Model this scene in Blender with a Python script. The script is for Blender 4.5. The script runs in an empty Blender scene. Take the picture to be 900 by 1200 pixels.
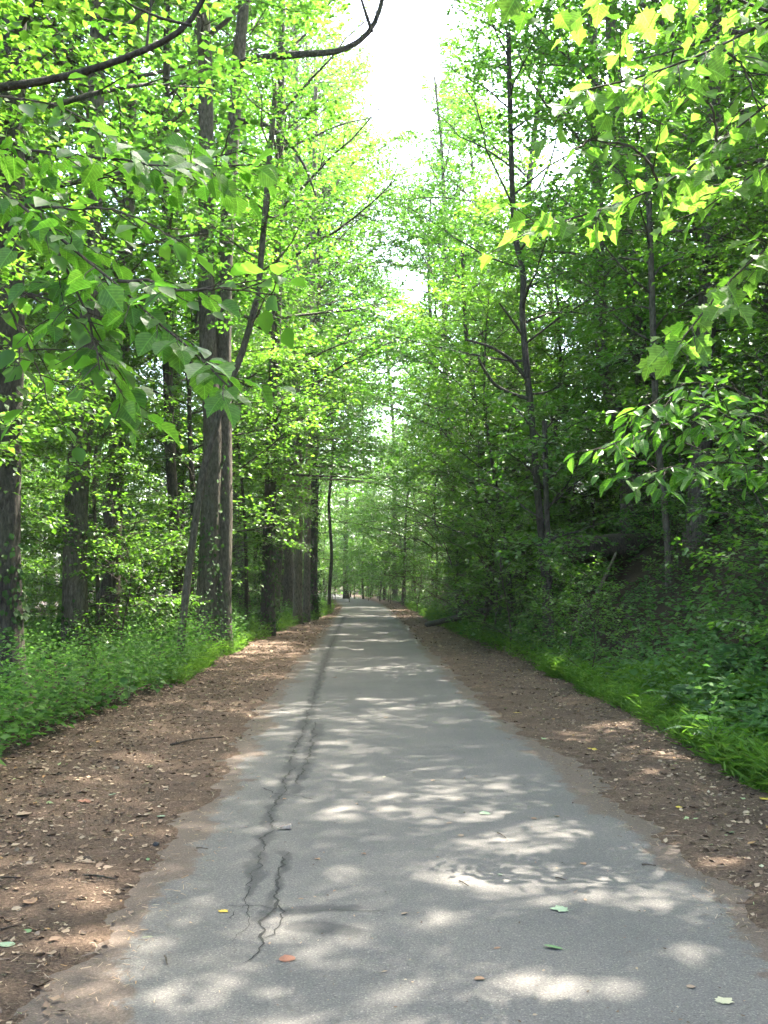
import bpy, math, random, time
import numpy as np
from mathutils import Vector, Matrix, Euler

T0 = time.time()
scn = bpy.context.scene
col = scn.collection
rad = math.radians

# ------------------------------------------------------------------ camera
CAM_H = 1.6
PITCH, YAW = 3.8, 1.15           # degrees up, degrees to the right of the trail's direction
cam_d = bpy.data.cameras.new("camera")
cam = bpy.data.objects.new("camera", cam_d)
col.objects.link(cam)
cam.location = (0, 0, CAM_H)
cam.rotation_euler = (rad(90 + PITCH), 0, rad(-YAW))
cam_d.sensor_fit = 'VERTICAL'
cam_d.sensor_height = 36
cam_d.lens = 36
cam_d.clip_start = 0.05
cam_d.clip_end = 3000
scn.camera = cam

# ------------------------------------------------------------------ sky, sun, exposure
SUN_AZ, SUN_EL = 44.0, 59.5      # azimuth clockwise from +Y, elevation
world = bpy.data.worlds.new("World")
scn.world = world
world.use_nodes = True
wn = world.node_tree
sky = wn.nodes.new('ShaderNodeTexSky')
sky.sky_type = 'NISHITA'
sky.sun_disc = False
sky.sun_elevation = rad(SUN_EL)
sky.sun_rotation = rad(SUN_AZ)
sky.dust_density = 4.0
sky.ozone_density = 1.0
bg = wn.nodes['Background']
bg.inputs['Strength'].default_value = 0.15
wn.links.new(sky.outputs[0], bg.inputs['Color'])
SUN = np.array([math.sin(rad(SUN_AZ)) * math.cos(rad(SUN_EL)),
                math.cos(rad(SUN_AZ)) * math.cos(rad(SUN_EL)), math.sin(rad(SUN_EL))])
sun_d = bpy.data.lights.new("sun", 'SUN')
sun_d.energy = 3.4
sun_d.angle = rad(0.55)
sun_d.color = (1.0, 0.94, 0.84)
sun_o = bpy.data.objects.new("sun", sun_d)
sun_o.rotation_euler = Vector(SUN).to_track_quat('Z', 'Y').to_euler()
sun_o.location = (10, 10, 40)
col.objects.link(sun_o)
scn.view_settings.view_transform = 'Standard'
scn.view_settings.look = 'None'
scn.view_settings.gamma = 1
scn.view_settings.exposure = 3.75
cy = scn.cycles
cy.use_denoising = True
try:
    cy.denoiser = 'OPENIMAGEDENOISE'
except Exception:
    pass
cy.max_bounces = 8
cy.diffuse_bounces = 4
cy.glossy_bounces = 2
cy.transmission_bounces = 5
cy.transparent_max_bounces = 8
cy.sample_clamp_indirect = 6
cy.caustics_reflective = False
cy.caustics_refractive = False

# ------------------------------------------------------------------ helpers
F = 1200.0
_R = np.array(Euler((rad(PITCH), 0, rad(-YAW)), 'XYZ').to_matrix())

def pix(px, py, y):
    """a point of the place measured from the photograph (900x1200), at distance y along the trail"""
    r = _R @ np.array([(px - 450) / F, 1.0, (600 - py) / F])
    return np.array([0, 0, CAM_H]) + r * (y / r[1])

def gpix(px, py):
    r = _R @ np.array([(px - 450) / F, 1.0, (600 - py) / F])
    t = -CAM_H / r[2]
    return np.array([r[0] * t, r[1] * t])

def nrm(v):
    v = np.asarray(v, float)
    return v / np.maximum(np.linalg.norm(v, axis=-1, keepdims=True), 1e-9)

def _hash(ix, iy, seed):
    n = (ix * 374761393 + iy * 668265263 + seed * 982451653) & 0x7fffffff
    n = ((n ^ (n >> 13)) * 1274126177) & 0x7fffffff
    return ((n ^ (n >> 16)) & 0xffff) / 65535.0

def vnoise(x, y, seed=0):
    x = np.asarray(x, float); y = np.asarray(y, float)
    ix = np.floor(x).astype(np.int64); iy = np.floor(y).astype(np.int64)
    fx = x - ix; fy = y - iy
    fx = fx * fx * (3 - 2 * fx); fy = fy * fy * (3 - 2 * fy)
    a = _hash(ix, iy, seed); b = _hash(ix + 1, iy, seed)
    c = _hash(ix, iy + 1, seed); d = _hash(ix + 1, iy + 1, seed)
    return (a * (1 - fx) + b * fx) * (1 - fy) + (c * (1 - fx) + d * fx) * fy

def fbm(x, y, oct=4, seed=0):
    x = np.asarray(x, float); y = np.asarray(y, float)
    s = 0; a = .5; tot = 0
    for i in range(oct):
        s = s + a * vnoise(x * 2 ** i + 17.3 * i, y * 2 ** i - 9.1 * i, seed + i); tot += a; a *= .5
    return s / tot * 2 - 1

def sstep(a, b, x):
    t = np.clip((np.asarray(x, float) - a) / (b - a), 0, 1)
    return t * t * (3 - 2 * t)

def mesh_np(name, V, loops, counts, mats, smooth=False, attrs=None):
    me = bpy.data.meshes.new(name)
    V = np.ascontiguousarray(V, np.float32)
    loops = np.ascontiguousarray(loops, np.int32).ravel()
    counts = np.ascontiguousarray(counts, np.int32)
    me.vertices.add(len(V)); me.vertices.foreach_set('co', V.ravel())
    me.loops.add(len(loops)); me.loops.foreach_set('vertex_index', loops)
    me.polygons.add(len(counts))
    st = np.zeros(len(counts), np.int32); st[1:] = np.cumsum(counts)[:-1]
    me.polygons.foreach_set('loop_start', st)
    me.polygons.foreach_set('loop_total', counts)
    for k, a in (attrs or {}).items():
        at = me.attributes.new(k, 'FLOAT', 'POINT')
        at.data.foreach_set('value', np.ascontiguousarray(a, np.float32))
    for m in (mats if isinstance(mats, (list, tuple)) else [mats]):
        me.materials.append(m)
    me.update(calc_edges=True)
    if smooth:
        me.polygons.foreach_set('use_smooth', np.ones(len(counts), bool))
    me.validate()
    return me

def obj(name, me, parent=None, loc=None, label=None, cat=None, group=None, kind=None):
    o = bpy.data.objects.new(name, me)
    col.objects.link(o)
    if parent is not None: o.parent = parent
    if loc is not None: o.location = loc
    if label: o['label'] = label
    if cat: o['category'] = cat
    if group: o['group'] = group
    if kind: o['kind'] = kind
    return o

class Tubes:
    def __init__(s):
        s.V = []; s.L = []; s.C = []; s.n = 0
    def add(s, pts, radii, sides=6, bump=0.0, seed=0, cap=True):
        pts = np.asarray(pts, float); radii = np.asarray(radii, float)
        k = len(pts)
        tan = nrm(np.gradient(pts, axis=0))
        ref = np.array([0, 0, 1.0]) if abs(tan[:, 2]).mean() < .8 else np.array([1.0, 0, 0])
        a = nrm(np.cross(tan, ref)); b = np.cross(tan, a)
        th = np.linspace(0, 2 * np.pi, sides, endpoint=False)
        rr = radii[:, None] * np.ones(sides)[None]
        if bump:
            arc = np.arange(k)[:, None] * .6 * np.ones(sides)
            rr = rr * (1 + bump * (fbm(np.cos(th)[None] * 3.1 + 5 + 0 * arc, np.sin(th)[None] * 3.1 + arc * .25, 3, seed))
                       + bump * .6 * fbm(th[None] * 4 + 0 * arc, arc * .7, 2, seed + 9))
        ring = pts[:, None] + rr[..., None] * (np.cos(th)[None, :, None] * a[:, None] + np.sin(th)[None, :, None] * b[:, None])
        V = ring.reshape(-1, 3)
        i = np.arange(k - 1)[:, None] * sides; j = np.arange(sides)[None]
        j2 = (j + 1) % sides
        Q = np.stack([i + j, i + j2, i + sides + j2, i + sides + j], -1).reshape(-1, 4) + s.n
        s.V.append(V); s.L.append(Q.ravel()); s.C.append(np.full(len(Q), 4))
        if cap:
            s.L.append(np.arange(sides) + s.n + (k - 1) * sides); s.C.append(np.array([sides]))
            s.L.append(np.arange(sides)[::-1] + s.n); s.C.append(np.array([sides]))
        s.n += len(V)
    def mesh(s, name, mat, smooth=True):
        return mesh_np(name, np.concatenate(s.V), np.concatenate(s.L), np.concatenate(s.C), mat, smooth)

# leaf templates: (side, along, up) with faces
T_DIAMOND = (np.array([(0, 0, 0), (-.38, .45, .10), (0, 1, -.08), (.38, .45, .10)]), [(0, 2, 1), (0, 3, 2)])
T_OVATE = (np.array([(0, 0, 0), (-.28, .22, .06), (-.36, .52, .08), (0, 1, -.12), (.36, .52, .08), (.28, .22, .06)]),
           [(0, 3, 2, 1), (0, 5, 4, 3)])
T_LANCE = (np.array([(0, 0, 0), (-.12, .3, .03), (-.09, .65, .02), (0, 1, -.15), (.09, .65, .02), (.12, .3, .03)]),
           [(0, 3, 2, 1), (0, 5, 4, 3)])
T_THIN = (np.array([(0, 0, 0), (-.07, .4, .03), (0, 1, -.15), (.07, .4, .03)]), [(0, 2, 1), (0, 3, 2)])
T_BLADE = (np.array([(-.03, 0, 0), (.03, 0, 0), (.025, .5, .02), (-.025, .5, .02), (0, 1, -.16)]),
           [(0, 1, 2, 3), (3, 2, 4)])
T_CURL = (np.array([(0, 0, .02), (-.22, .22, .16), (-.30, .62, .10), (0.08, 1.05, .16), (.16, .62, .03), (.26, .2, .12), (0, .5, 0)]),
          [(0, 6, 1), (1, 6, 2), (2, 6, 3), (3, 6, 4), (4, 6, 5), (5, 6, 0)])

def leaves_mesh(name, P, D, N, s, rnd, tmpl, mat, extra=None):
    tv, tf = tmpl
    k = len(tv)
    D = nrm(D); S = nrm(np.cross(D, N)); U = np.cross(S, D)
    V = P[:, None] + s[:, None, None] * (tv[None, :, 0, None] * S[:, None] + tv[None, :, 1, None] * D[:, None] + tv[None, :, 2, None] * U[:, None])
    base = np.arange(len(P))[:, None] * k
    fl = np.concatenate([np.array(f) for f in tf])
    loops = (base + fl[None]).ravel()
    counts = np.tile(np.array([len(f) for f in tf]), len(P))
    return mesh_np(name, V.reshape(-1, 3), loops, counts, mat, False, {'rnd': np.repeat(rnd, k)})

# ------------------------------------------------------------------ materials
def new_mat(name):
    m = bpy.data.materials.new(name); m.use_nodes = True
    nt = m.node_tree
    for n in list(nt.nodes): nt.nodes.remove(n)
    out = nt.nodes.new('ShaderNodeOutputMaterial')
    return m, nt, out

def N(nt, t, **kw):
    n = nt.nodes.new(t)
    for k, v in kw.items():
        if k.startswith('i_'):
            n.inputs[k[2:].replace('_', ' ')].default_value = v
        else:
            setattr(n, k, v)
    return n

def ramp(nt, stops, interp='LINEAR'):
    n = nt.nodes.new('ShaderNodeValToRGB')
    n.color_ramp.interpolation = interp
    e = n.color_ramp.elements
    while len(e) < len(stops): e.new(0.5)
    for i, (p, c) in enumerate(stops):
        e[i].position = p; e[i].color = (*c, 1)
    return n

def leaf_mat(name, dark, light, tdark, tlight, rough=.42, tmix=.5, spec=.45, veins=False):
    m, nt, out = new_mat(name)
    at = N(nt, 'ShaderNodeAttribute', attribute_name='rnd')
    oi = N(nt, 'ShaderNodeObjectInfo')
    ad = N(nt, 'ShaderNodeMath', operation='ADD'); nt.links.new(at.outputs['Fac'], ad.inputs[0]); nt.links.new(oi.outputs['Random'], ad.inputs[1])
    fr = N(nt, 'ShaderNodeMath', operation='FRACT'); nt.links.new(ad.outputs[0], fr.inputs[0])
    r1 = ramp(nt, [(0, dark), (1, light)]); r2 = ramp(nt, [(0, tdark), (1, tlight)])
    nt.links.new(fr.outputs[0], r1.inputs[0]); nt.links.new(fr.outputs[0], r2.inputs[0])
    p = N(nt, 'ShaderNodeBsdfPrincipled'); p.inputs['Roughness'].default_value = rough
    p.inputs['Specular IOR Level'].default_value = spec
    t = N(nt, 'ShaderNodeBsdfTranslucent')
    mx = N(nt, 'ShaderNodeMixShader'); mx.inputs[0].default_value = tmix
    c1, c2 = r1.outputs[0], r2.outputs[0]
    if veins:                                  # pale midrib and side veins, blotchy blade
        tc = N(nt, 'ShaderNodeTexCoord'); sx = N(nt, 'ShaderNodeSeparateXYZ'); nt.links.new(tc.outputs['Object'], sx.inputs[0])
        ab = N(nt, 'ShaderNodeMath', operation='ABSOLUTE'); nt.links.new(sx.outputs[0], ab.inputs[0])
        ma = N(nt, 'ShaderNodeMath', operation='MULTIPLY_ADD'); nt.links.new(ab.outputs[0], ma.inputs[0]); ma.inputs[1].default_value = -.8; nt.links.new(sx.outputs[1], ma.inputs[2])
        ml = N(nt, 'ShaderNodeMath', operation='MULTIPLY'); nt.links.new(ma.outputs[0], ml.inputs[0]); ml.inputs[1].default_value = 7
        pp = N(nt, 'ShaderNodeMath', operation='PINGPONG'); nt.links.new(ml.outputs[0], pp.inputs[0]); pp.inputs[1].default_value = .5
        v1 = N(nt, 'ShaderNodeMapRange'); v1.inputs[1].default_value = .09; v1.inputs[2].default_value = .02; nt.links.new(pp.outputs[0], v1.inputs[0])
        v2 = N(nt, 'ShaderNodeMapRange'); v2.inputs[1].default_value = .03; v2.inputs[2].default_value = .01; nt.links.new(ab.outputs[0], v2.inputs[0])
        vm = N(nt, 'ShaderNodeMath', operation='MAXIMUM'); nt.links.new(v1.outputs[0], vm.inputs[0]); nt.links.new(v2.outputs[0], vm.inputs[1])
        no = N(nt, 'ShaderNodeTexNoise'); no.inputs['Scale'].default_value = 5; no.inputs['Detail'].default_value = 4; nt.links.new(tc.outputs['Object'], no.inputs['Vector'])
        nr = N(nt, 'ShaderNodeMapRange'); nr.inputs[1].default_value = .3; nr.inputs[2].default_value = .7; nr.inputs[3].default_value = .72; nr.inputs[4].default_value = 1.15; nt.links.new(no.outputs[0], nr.inputs[0])
        va = N(nt, 'ShaderNodeMath', operation='MULTIPLY_ADD'); nt.links.new(vm.outputs[0], va.inputs[0]); va.inputs[1].default_value = .65; nt.links.new(nr.outputs[0], va.inputs[2])
        def mul(c):
            q = N(nt, 'ShaderNodeVectorMath', operation='SCALE'); nt.links.new(c, q.inputs[0]); nt.links.new(va.outputs[0], q.inputs['Scale']); return q.outputs[0]
        c1, c2 = mul(c1), mul(c2)
    nt.links.new(c1, p.inputs['Base Color']); nt.links.new(c2, t.inputs['Color'])
    nt.links.new(p.outputs[0], mx.inputs[1]); nt.links.new(t.outputs[0], mx.inputs[2]); nt.links.new(mx.outputs[0], out.inputs[0])
    return m

M_LEAF = leaf_mat('canopy_leaf', (.04, .092, .016), (.08, .155, .028), (.075, .235, .016), (.15, .36, .028))
M_LEAF_B = leaf_mat('understory_leaf', (.04, .095, .016), (.08, .155, .028), (.095, .255, .017), (.19, .385, .03))
M_NEAR_L = leaf_mat('broad_leaf', (.05, .11, .02), (.085, .16, .03), (.13, .36, .025), (.21, .46, .04), rough=.42, spec=.22, veins=True)
M_NEAR_R = leaf_mat('maple_leaf', (.07, .13, .02), (.11, .18, .03), (.19, .44, .035), (.30, .56, .07), rough=.5, spec=.2, veins=True)
M_HERB = leaf_mat('herb_leaf', (.035, .095, .02), (.08, .17, .03), (.08, .22, .03), (.16, .36, .05), tmix=.4, rough=.6, spec=.15)
M_HERB_R = leaf_mat('bank_herb_leaf', (.04, .095, .026), (.085, .165, .045), (.08, .22, .035), (.16, .33, .06), tmix=.4, rough=.6, spec=.15)
M_GRASS = leaf_mat('grass_blade', (.055, .125, .018), (.105, .195, .03), (.11, .28, .02), (.20, .38, .04), tmix=.42, rough=.6, spec=.15)
M_FERN = leaf_mat('fern_leaf', (.045, .10, .035), (.07, .15, .05), (.08, .2, .04), (.12, .28, .06), tmix=.35)

def bark_mat(name, c1, c2, c3, zs=3.2, green=.3):
    m, nt, out = new_mat(name)
    tc = N(nt, 'ShaderNodeTexCoord')
    mp = N(nt, 'ShaderNodeMapping'); mp.inputs['Scale'].default_value = (16, 16, zs * 1.6)
    nt.links.new(tc.outputs['Object'], mp.inputs[0])
    n1 = N(nt, 'ShaderNodeTexNoise'); n1.inputs['Scale'].default_value = 1.6; n1.inputs['Detail'].default_value = 7; n1.inputs['Roughness'].default_value = .68
    nt.links.new(mp.outputs[0], n1.inputs['Vector'])
    n2 = N(nt, 'ShaderNodeTexNoise'); n2.inputs['Scale'].default_value = 1.1; n2.inputs['Detail'].default_value = 4
    nt.links.new(tc.outputs['Object'], n2.inputs['Vector'])
    r = ramp(nt, [(.32, c1), (.5, c2), (.72, c3)])
    nt.links.new(n1.outputs[0], r.inputs[0])
    rg = ramp(nt, [(.45, (0, 0, 0)), (.7, (green,) * 3)])
    nt.links.new(n2.outputs[0], rg.inputs[0])
    mx = N(nt, 'ShaderNodeMix', data_type='RGBA'); nt.links.new(rg.outputs[0], mx.inputs[0])
    nt.links.new(r.outputs[0], mx.inputs[6]); mx.inputs[7].default_value = (.06, .085, .03, 1)
    p = N(nt, 'ShaderNodeBsdfPrincipled'); p.inputs['Roughness'].default_value = .88; p.inputs['Specular IOR Level'].default_value = .2
    nt.links.new(mx.outputs[2], p.inputs['Base Color'])
    b = N(nt, 'ShaderNodeBump'); b.inputs['Strength'].default_value = .9; b.inputs['Distance'].default_value = .03
    nt.links.new(n1.outputs[0], b.inputs['Height']); nt.links.new(b.outputs[0], p.inputs['Normal'])
    nt.links.new(p.outputs[0], out.inputs[0])
    return m

M_BARK = bark_mat('grey_brown_bark', (.025, .02, .015), (.085, .072, .055), (.16, .14, .11))
M_BARK_D = bark_mat('dark_bark', (.015, .012, .01), (.05, .042, .034), (.10, .085, .068))
M_BARK_P = bark_mat('pale_bark', (.05, .04, .03), (.14, .115, .085), (.22, .19, .15), green=.15)
M_ROT = bark_mat('rotting_wood', (.02, .016, .012), (.065, .052, .04), (.13, .108, .08), green=.3)
M_TWIG = bark_mat('twig_bark', (.03, .022, .016), (.06, .046, .034), (.10, .08, .06), green=.1)
M_DRYWOOD = bark_mat('bleached_wood', (.12, .09, .07), (.26, .2, .16), (.42, .36, .3), green=0)

def simple_mat(name, c1, c2, scale=30, rough=.8, trans=0.0):
    m, nt, out = new_mat(name)
    tc = N(nt, 'ShaderNodeTexCoord')
    n = N(nt, 'ShaderNodeTexNoise'); n.inputs['Scale'].default_value = scale; n.inputs['Detail'].default_value = 5
    nt.links.new(tc.outputs['Object'], n.inputs['Vector'])
    r = ramp(nt, [(.3, c1), (.7, c2)]); nt.links.new(n.outputs[0], r.inputs[0])
    p = N(nt, 'ShaderNodeBsdfPrincipled'); p.inputs['Roughness'].default_value = rough; p.inputs['Specular IOR Level'].default_value = .3
    nt.links.new(r.outputs[0], p.inputs['Base Color'])
    if trans:
        t = N(nt, 'ShaderNodeBsdfTranslucent'); nt.links.new(r.outputs[0], t.inputs[0])
        mx = N(nt, 'ShaderNodeMixShader'); mx.inputs[0].default_value = trans
        nt.links.new(p.outputs[0], mx.inputs[1]); nt.links.new(t.outputs[0], mx.inputs[2]); nt.links.new(mx.outputs[0], out.inputs[0])
    else:
        nt.links.new(p.outputs[0], out.inputs[0])
    return m

def litter_mat():
    m, nt, out = new_mat('dry_leaf_litter')
    at = N(nt, 'ShaderNodeAttribute', attribute_name='rnd')
    r = ramp(nt, [(0, (.06, .04, .026)), (.22, (.12, .078, .05)), (.42, (.19, .13, .085)), (.62, (.26, .19, .125)),
                  (.82, (.25, .185, .12)), (.95, (.28, .23, .165)), (.975, (.26, .15, .06)), (.988, (.22, .26, .12))], 'CONSTANT')
    nt.links.new(at.outputs['Fac'], r.inputs[0])
    p = N(nt, 'ShaderNodeBsdfPrincipled'); p.inputs['Roughness'].default_value = .75; p.inputs['Specular IOR Level'].default_value = .25
    nt.links.new(r.outputs[0], p.inputs['Base Color']); nt.links.new(p.outputs[0], out.inputs[0])
    return m
M_LITTER = litter_mat()

# ------------------------------------------------------------------ the lie of the land
def bend(y):
    return -0.0011 * np.maximum(np.asarray(y, float) - 52, 0) ** 2

def road_l(y):
    y = np.asarray(y, float)
    return -1.06 - .12 * sstep(4, 14, y) + bend(y) + .05 * fbm(y * .9, y * 0 + 3, 3, 5)

def road_r(y):
    y = np.asarray(y, float)
    return 1.80 - .38 * sstep(5, 17, y) + bend(y) + .05 * fbm(y * .8, y * 0 + 8, 3, 6)

def veg_l(y):                     # where the plants begin beside the trail
    y = np.asarray(y, float)
    return -3.2 + .32 * sstep(9, 14, y) + 1.0 * sstep(26, 50, y) + bend(y) + .25 * fbm(y * .5, y * 0, 3, 11)

def veg_r(y):
    y = np.asarray(y, float)
    return 2.98 + .12 * sstep(9, 15, y) - .5 * sstep(18, 34, y) + bend(y) + .18 * fbm(y * .5, y * 0, 3, 12)

def height(x, y, fine=True):
    x = np.asarray(x, float); y = np.asarray(y, float)
    u = x - bend(y)
    # bank on the +X side
    e = np.maximum(u - 3.25, 0)
    k = 1 - .45 * sstep(38, 70, y)
    bank = np.where(e < 11, .92 * (np.sqrt(e * e + .5) - .707), .92 * (np.sqrt(121.5) - .707) + .32 * (np.minimum(e, 45) - 11)) * k
    # the level side falls away gently
    w = np.maximum(-u - 8, 0)
    drop = -.07 * np.minimum(w, 45)
    z = bank + drop
    z = z + sstep(3.6, 8, u) * .45 * fbm(x * .35, y * .35, 3, 21) + sstep(-3.2, -6, u) * .12 * fbm(x * .4, y * .4, 3, 22)
    if fine:
        dl = road_l(y) - x; dr = x - road_r(y)
        d = np.maximum(dl, dr)                       # >0 outside the asphalt
        g = -.045 + .062 * sstep(-.32, .30, d) + .03 * sstep(.3, 2, d)
        z = z + g + .034 * fbm(x * 2.6, y * 2.6, 5, 31) * sstep(-.35, .1, d) + .012 * fbm(x * 14, y * 14, 2, 33) * sstep(-.3, .1, d) * sstep(60, 20, y)
    return z

def grow_axis(a, b, st, g):
    out = [a]
    while out[-1] < b:
        out.append(out[-1] + st); st *= g
    return out

def grid_mesh(name, X, Y, Z, mat, attrs=None):
    r, c = X.shape
    V = np.stack([X, Y, Z], -1).reshape(-1, 3)
    i = np.arange(r - 1)[:, None] * c; j = np.arange(c - 1)[None]
    Q = np.stack([i + j, i + j + 1, i + c + j + 1, i + c + j], -1).reshape(-1, 4)
    return mesh_np(name, V, Q, np.full(len(Q), 4), mat, True, {k: a.ravel() for k, a in (attrs or {}).items()})

# ground material
def ground_mat():
    m, nt, out = new_mat('woodland_soil')
    geo = N(nt, 'ShaderNodeNewGeometry')
    at = N(nt, 'ShaderNodeAttribute', attribute_name='verge')
    n1 = N(nt, 'ShaderNodeTexNoise'); n1.inputs['Scale'].default_value = 60; n1.inputs['Detail'].default_value = 6; n1.inputs['Roughness'].default_value = .75
    n2 = N(nt, 'ShaderNodeTexNoise'); n2.inputs['Scale'].default_value = 1.7; n2.inputs['Detail'].default_value = 6; n2.inputs['Roughness'].default_value = .6
    n3 = N(nt, 'ShaderNodeTexVoronoi'); n3.inputs['Scale'].default_value = 42
    for n in (n1, n2, n3): nt.links.new(geo.outputs['Position'], n.inputs['Vector'])
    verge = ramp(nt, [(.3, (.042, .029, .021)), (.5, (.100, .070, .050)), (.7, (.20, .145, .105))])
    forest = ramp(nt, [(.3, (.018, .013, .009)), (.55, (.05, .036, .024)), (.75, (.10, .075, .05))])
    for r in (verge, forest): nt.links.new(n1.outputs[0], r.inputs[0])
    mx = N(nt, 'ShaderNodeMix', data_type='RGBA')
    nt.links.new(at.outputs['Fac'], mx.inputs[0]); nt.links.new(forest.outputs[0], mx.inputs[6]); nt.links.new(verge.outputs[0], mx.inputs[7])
    r2 = ramp(nt, [(.3, (.72, .70, .68)), (.7, (1.25, 1.2, 1.14))]); nt.links.new(n2.outputs[0], r2.inputs[0])
    mu = N(nt, 'ShaderNodeMix', data_type='RGBA', blend_type='MULTIPLY'); mu.inputs[0].default_value = 1
    nt.links.new(mx.outputs[2], mu.inputs[6]); nt.links.new(r2.outputs[0], mu.inputs[7])
    p = N(nt, 'ShaderNodeBsdfPrincipled'); p.inputs['Roughness'].default_value = .93; p.inputs['Specular IOR Level'].default_value = .15
    nt.links.new(mu.outputs[2], p.inputs['Base Color'])
    b = N(nt, 'ShaderNodeBump'); b.inputs['Strength'].default_value = 1.0; b.inputs['Distance'].default_value = .025
    nt.links.new(n1.outputs[0], b.inputs['Height']); nt.links.new(b.outputs[0], p.inputs['Normal'])
    nt.links.new(p.outputs[0], out.inputs[0])
    return m

def asphalt_mat():
    m, nt, out = new_mat('worn_asphalt')
    geo = N(nt, 'ShaderNodeNewGeometry')
    cr = N(nt, 'ShaderNodeAttribute', attribute_name='crack')
    stn = N(nt, 'ShaderNodeAttribute', attribute_name='stain')
    edge = N(nt, 'ShaderNodeAttribute', attribute_name='edge')
    n1 = N(nt, 'ShaderNodeTexNoise'); n1.inputs['Scale'].default_value = 110; n1.inputs['Detail'].default_value = 5; n1.inputs['Roughness'].default_value = .8
    n2 = N(nt, 'ShaderNodeTexNoise'); n2.inputs['Scale'].default_value = 1.3; n2.inputs['Detail'].default_value = 6
    n3 = N(nt, 'ShaderNodeTexVoronoi'); n3.inputs['Scale'].default_value = 170
    n4 = N(nt, 'ShaderNodeTexNoise'); n4.inputs['Scale'].default_value = 38; n4.inputs['Detail'].default_value = 6; n4.inputs['Roughness'].default_value = .7
    for n in (n1, n2, n3, n4): nt.links.new(geo.outputs['Position'], n.inputs['Vector'])
    base = ramp(nt, [(.3, (.060, .056, .050)), (.5, (.096, .089, .080)), (.72, (.150, .140, .125))])
    nt.links.new(n1.outputs[0], base.inputs[0])
    sp = N(nt, 'ShaderNodeSeparateColor'); nt.links.new(n3.outputs['Color'], sp.inputs[0])
    spr = ramp(nt, [(0, (.62, .62, .62)), (.12, (.9, .9, .9)), (.7, (1, 1, 1)), (.9, (1.2, 1.19, 1.17)), (1, (1.7, 1.66, 1.6))])
    nt.links.new(sp.outputs[0], spr.inputs[0])
    mu = N(nt, 'ShaderNodeMix', data_type='RGBA', blend_type='MULTIPLY'); mu.inputs[0].default_value = 1
    nt.links.new(base.outputs[0], mu.inputs[6]); nt.links.new(spr.outputs[0], mu.inputs[7])
    r2 = ramp(nt, [(.3, (.86, .87, .88)), (.7, (1.14, 1.12, 1.1))]); nt.links.new(n2.outputs[0], r2.inputs[0])
    mu2 = N(nt, 'ShaderNodeMix', data_type='RGBA', blend_type='MULTIPLY'); mu2.inputs[0].default_value = 1
    nt.links.new(mu.outputs[2], mu2.inputs[6]); nt.links.new(r2.outputs[0], mu2.inputs[7])
    # stain: soft damp patches; crack: sharp dark lines broken by noise
    def masked(a, lo, hi, amt, ns=1.1):
        s = N(nt, 'ShaderNodeMath', operation='MULTIPLY_ADD'); s.inputs[1].default_value = ns; nt.links.new(n4.outputs[0], s.inputs[0])
        s2 = N(nt, 'ShaderNodeMath', operation='ADD'); s.inputs[2].default_value = -.5 * ns
        nt.links.new(s.outputs[0], s2.inputs[0]); nt.links.new(a.outputs['Fac'], s2.inputs[1])
        mr = N(nt, 'ShaderNodeMapRange', interpolation_type='SMOOTHSTEP')
        mr.inputs[1].default_value = lo; mr.inputs[2].default_value = hi; mr.inputs[4].default_value = amt
        nt.links.new(s2.outputs[0], mr.inputs[0]); return mr
    ms = masked(stn, .05, .7, .62, 1.1); mc = masked(cr, .3, .55, .9, .4); me_ = masked(edge, .35, .75, .9)
    x1 = N(nt, 'ShaderNodeMix', data_type='RGBA'); nt.links.new(ms.outputs[0], x1.inputs[0]); nt.links.new(mu2.outputs[2], x1.inputs[6]); x1.inputs[7].default_value = (.026, .026, .025, 1)
    x2 = N(nt, 'ShaderNodeMix', data_type='RGBA'); nt.links.new(mc.outputs[0], x2.inputs[0]); nt.links.new(x1.outputs[2], x2.inputs[6]); x2.inputs[7].default_value = (.018, .018, .015, 1)
    dirt = ramp(nt, [(.3, (.036, .026, .019)), (.5, (.082, .059, .043)), (.7, (.165, .122, .09))]); nt.links.new(n1.outputs[0], dirt.inputs[0])
    x3 = N(nt, 'ShaderNodeMix', data_type='RGBA'); nt.links.new(me_.outputs[0], x3.inputs[0]); nt.links.new(x2.outputs[2], x3.inputs[6]); nt.links.new(dirt.outputs[0], x3.inputs[7])
    p = N(nt, 'ShaderNodeBsdfPrincipled'); p.inputs['Roughness'].default_value = .82; p.inputs['Specular IOR Level'].default_value = .3
    nt.links.new(x3.outputs[2], p.inputs['Base Color'])
    b = N(nt, 'ShaderNodeBump'); b.inputs['Strength'].default_value = .55; b.inputs['Distance'].default_value = .005
    nt.links.new(n1.outputs[0], b.inputs['Height']); nt.links.new(b.outputs[0], p.inputs['Normal'])
    nt.links.new(p.outputs[0], out.inputs[0])
    return m

# ground sheet
xs = sorted(set([round(v, 4) for v in list(np.arange(-4.2, 5.0, .05)) + [-v for v in grow_axis(4.25, 700, .07, 1.17)] + grow_axis(5.05, 700, .07, 1.17)]))
ys = sorted(set([round(v, 4) for v in list(np.arange(2.6, 11, .05)) + grow_axis(11.05, 900, .06, 1.03) + [-v for v in grow_axis(-2.5, 500, .1, 1.15)]]))
xs = np.array(xs); ys = np.array(ys)
GX, GY = np.meshgrid(xs, ys)
GZ = height(GX, GY)
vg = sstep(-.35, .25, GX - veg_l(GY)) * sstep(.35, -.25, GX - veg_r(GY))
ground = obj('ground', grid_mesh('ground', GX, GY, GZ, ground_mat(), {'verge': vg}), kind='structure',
             label='brown earth verges and wooded slope on both sides of the trail')

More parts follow.
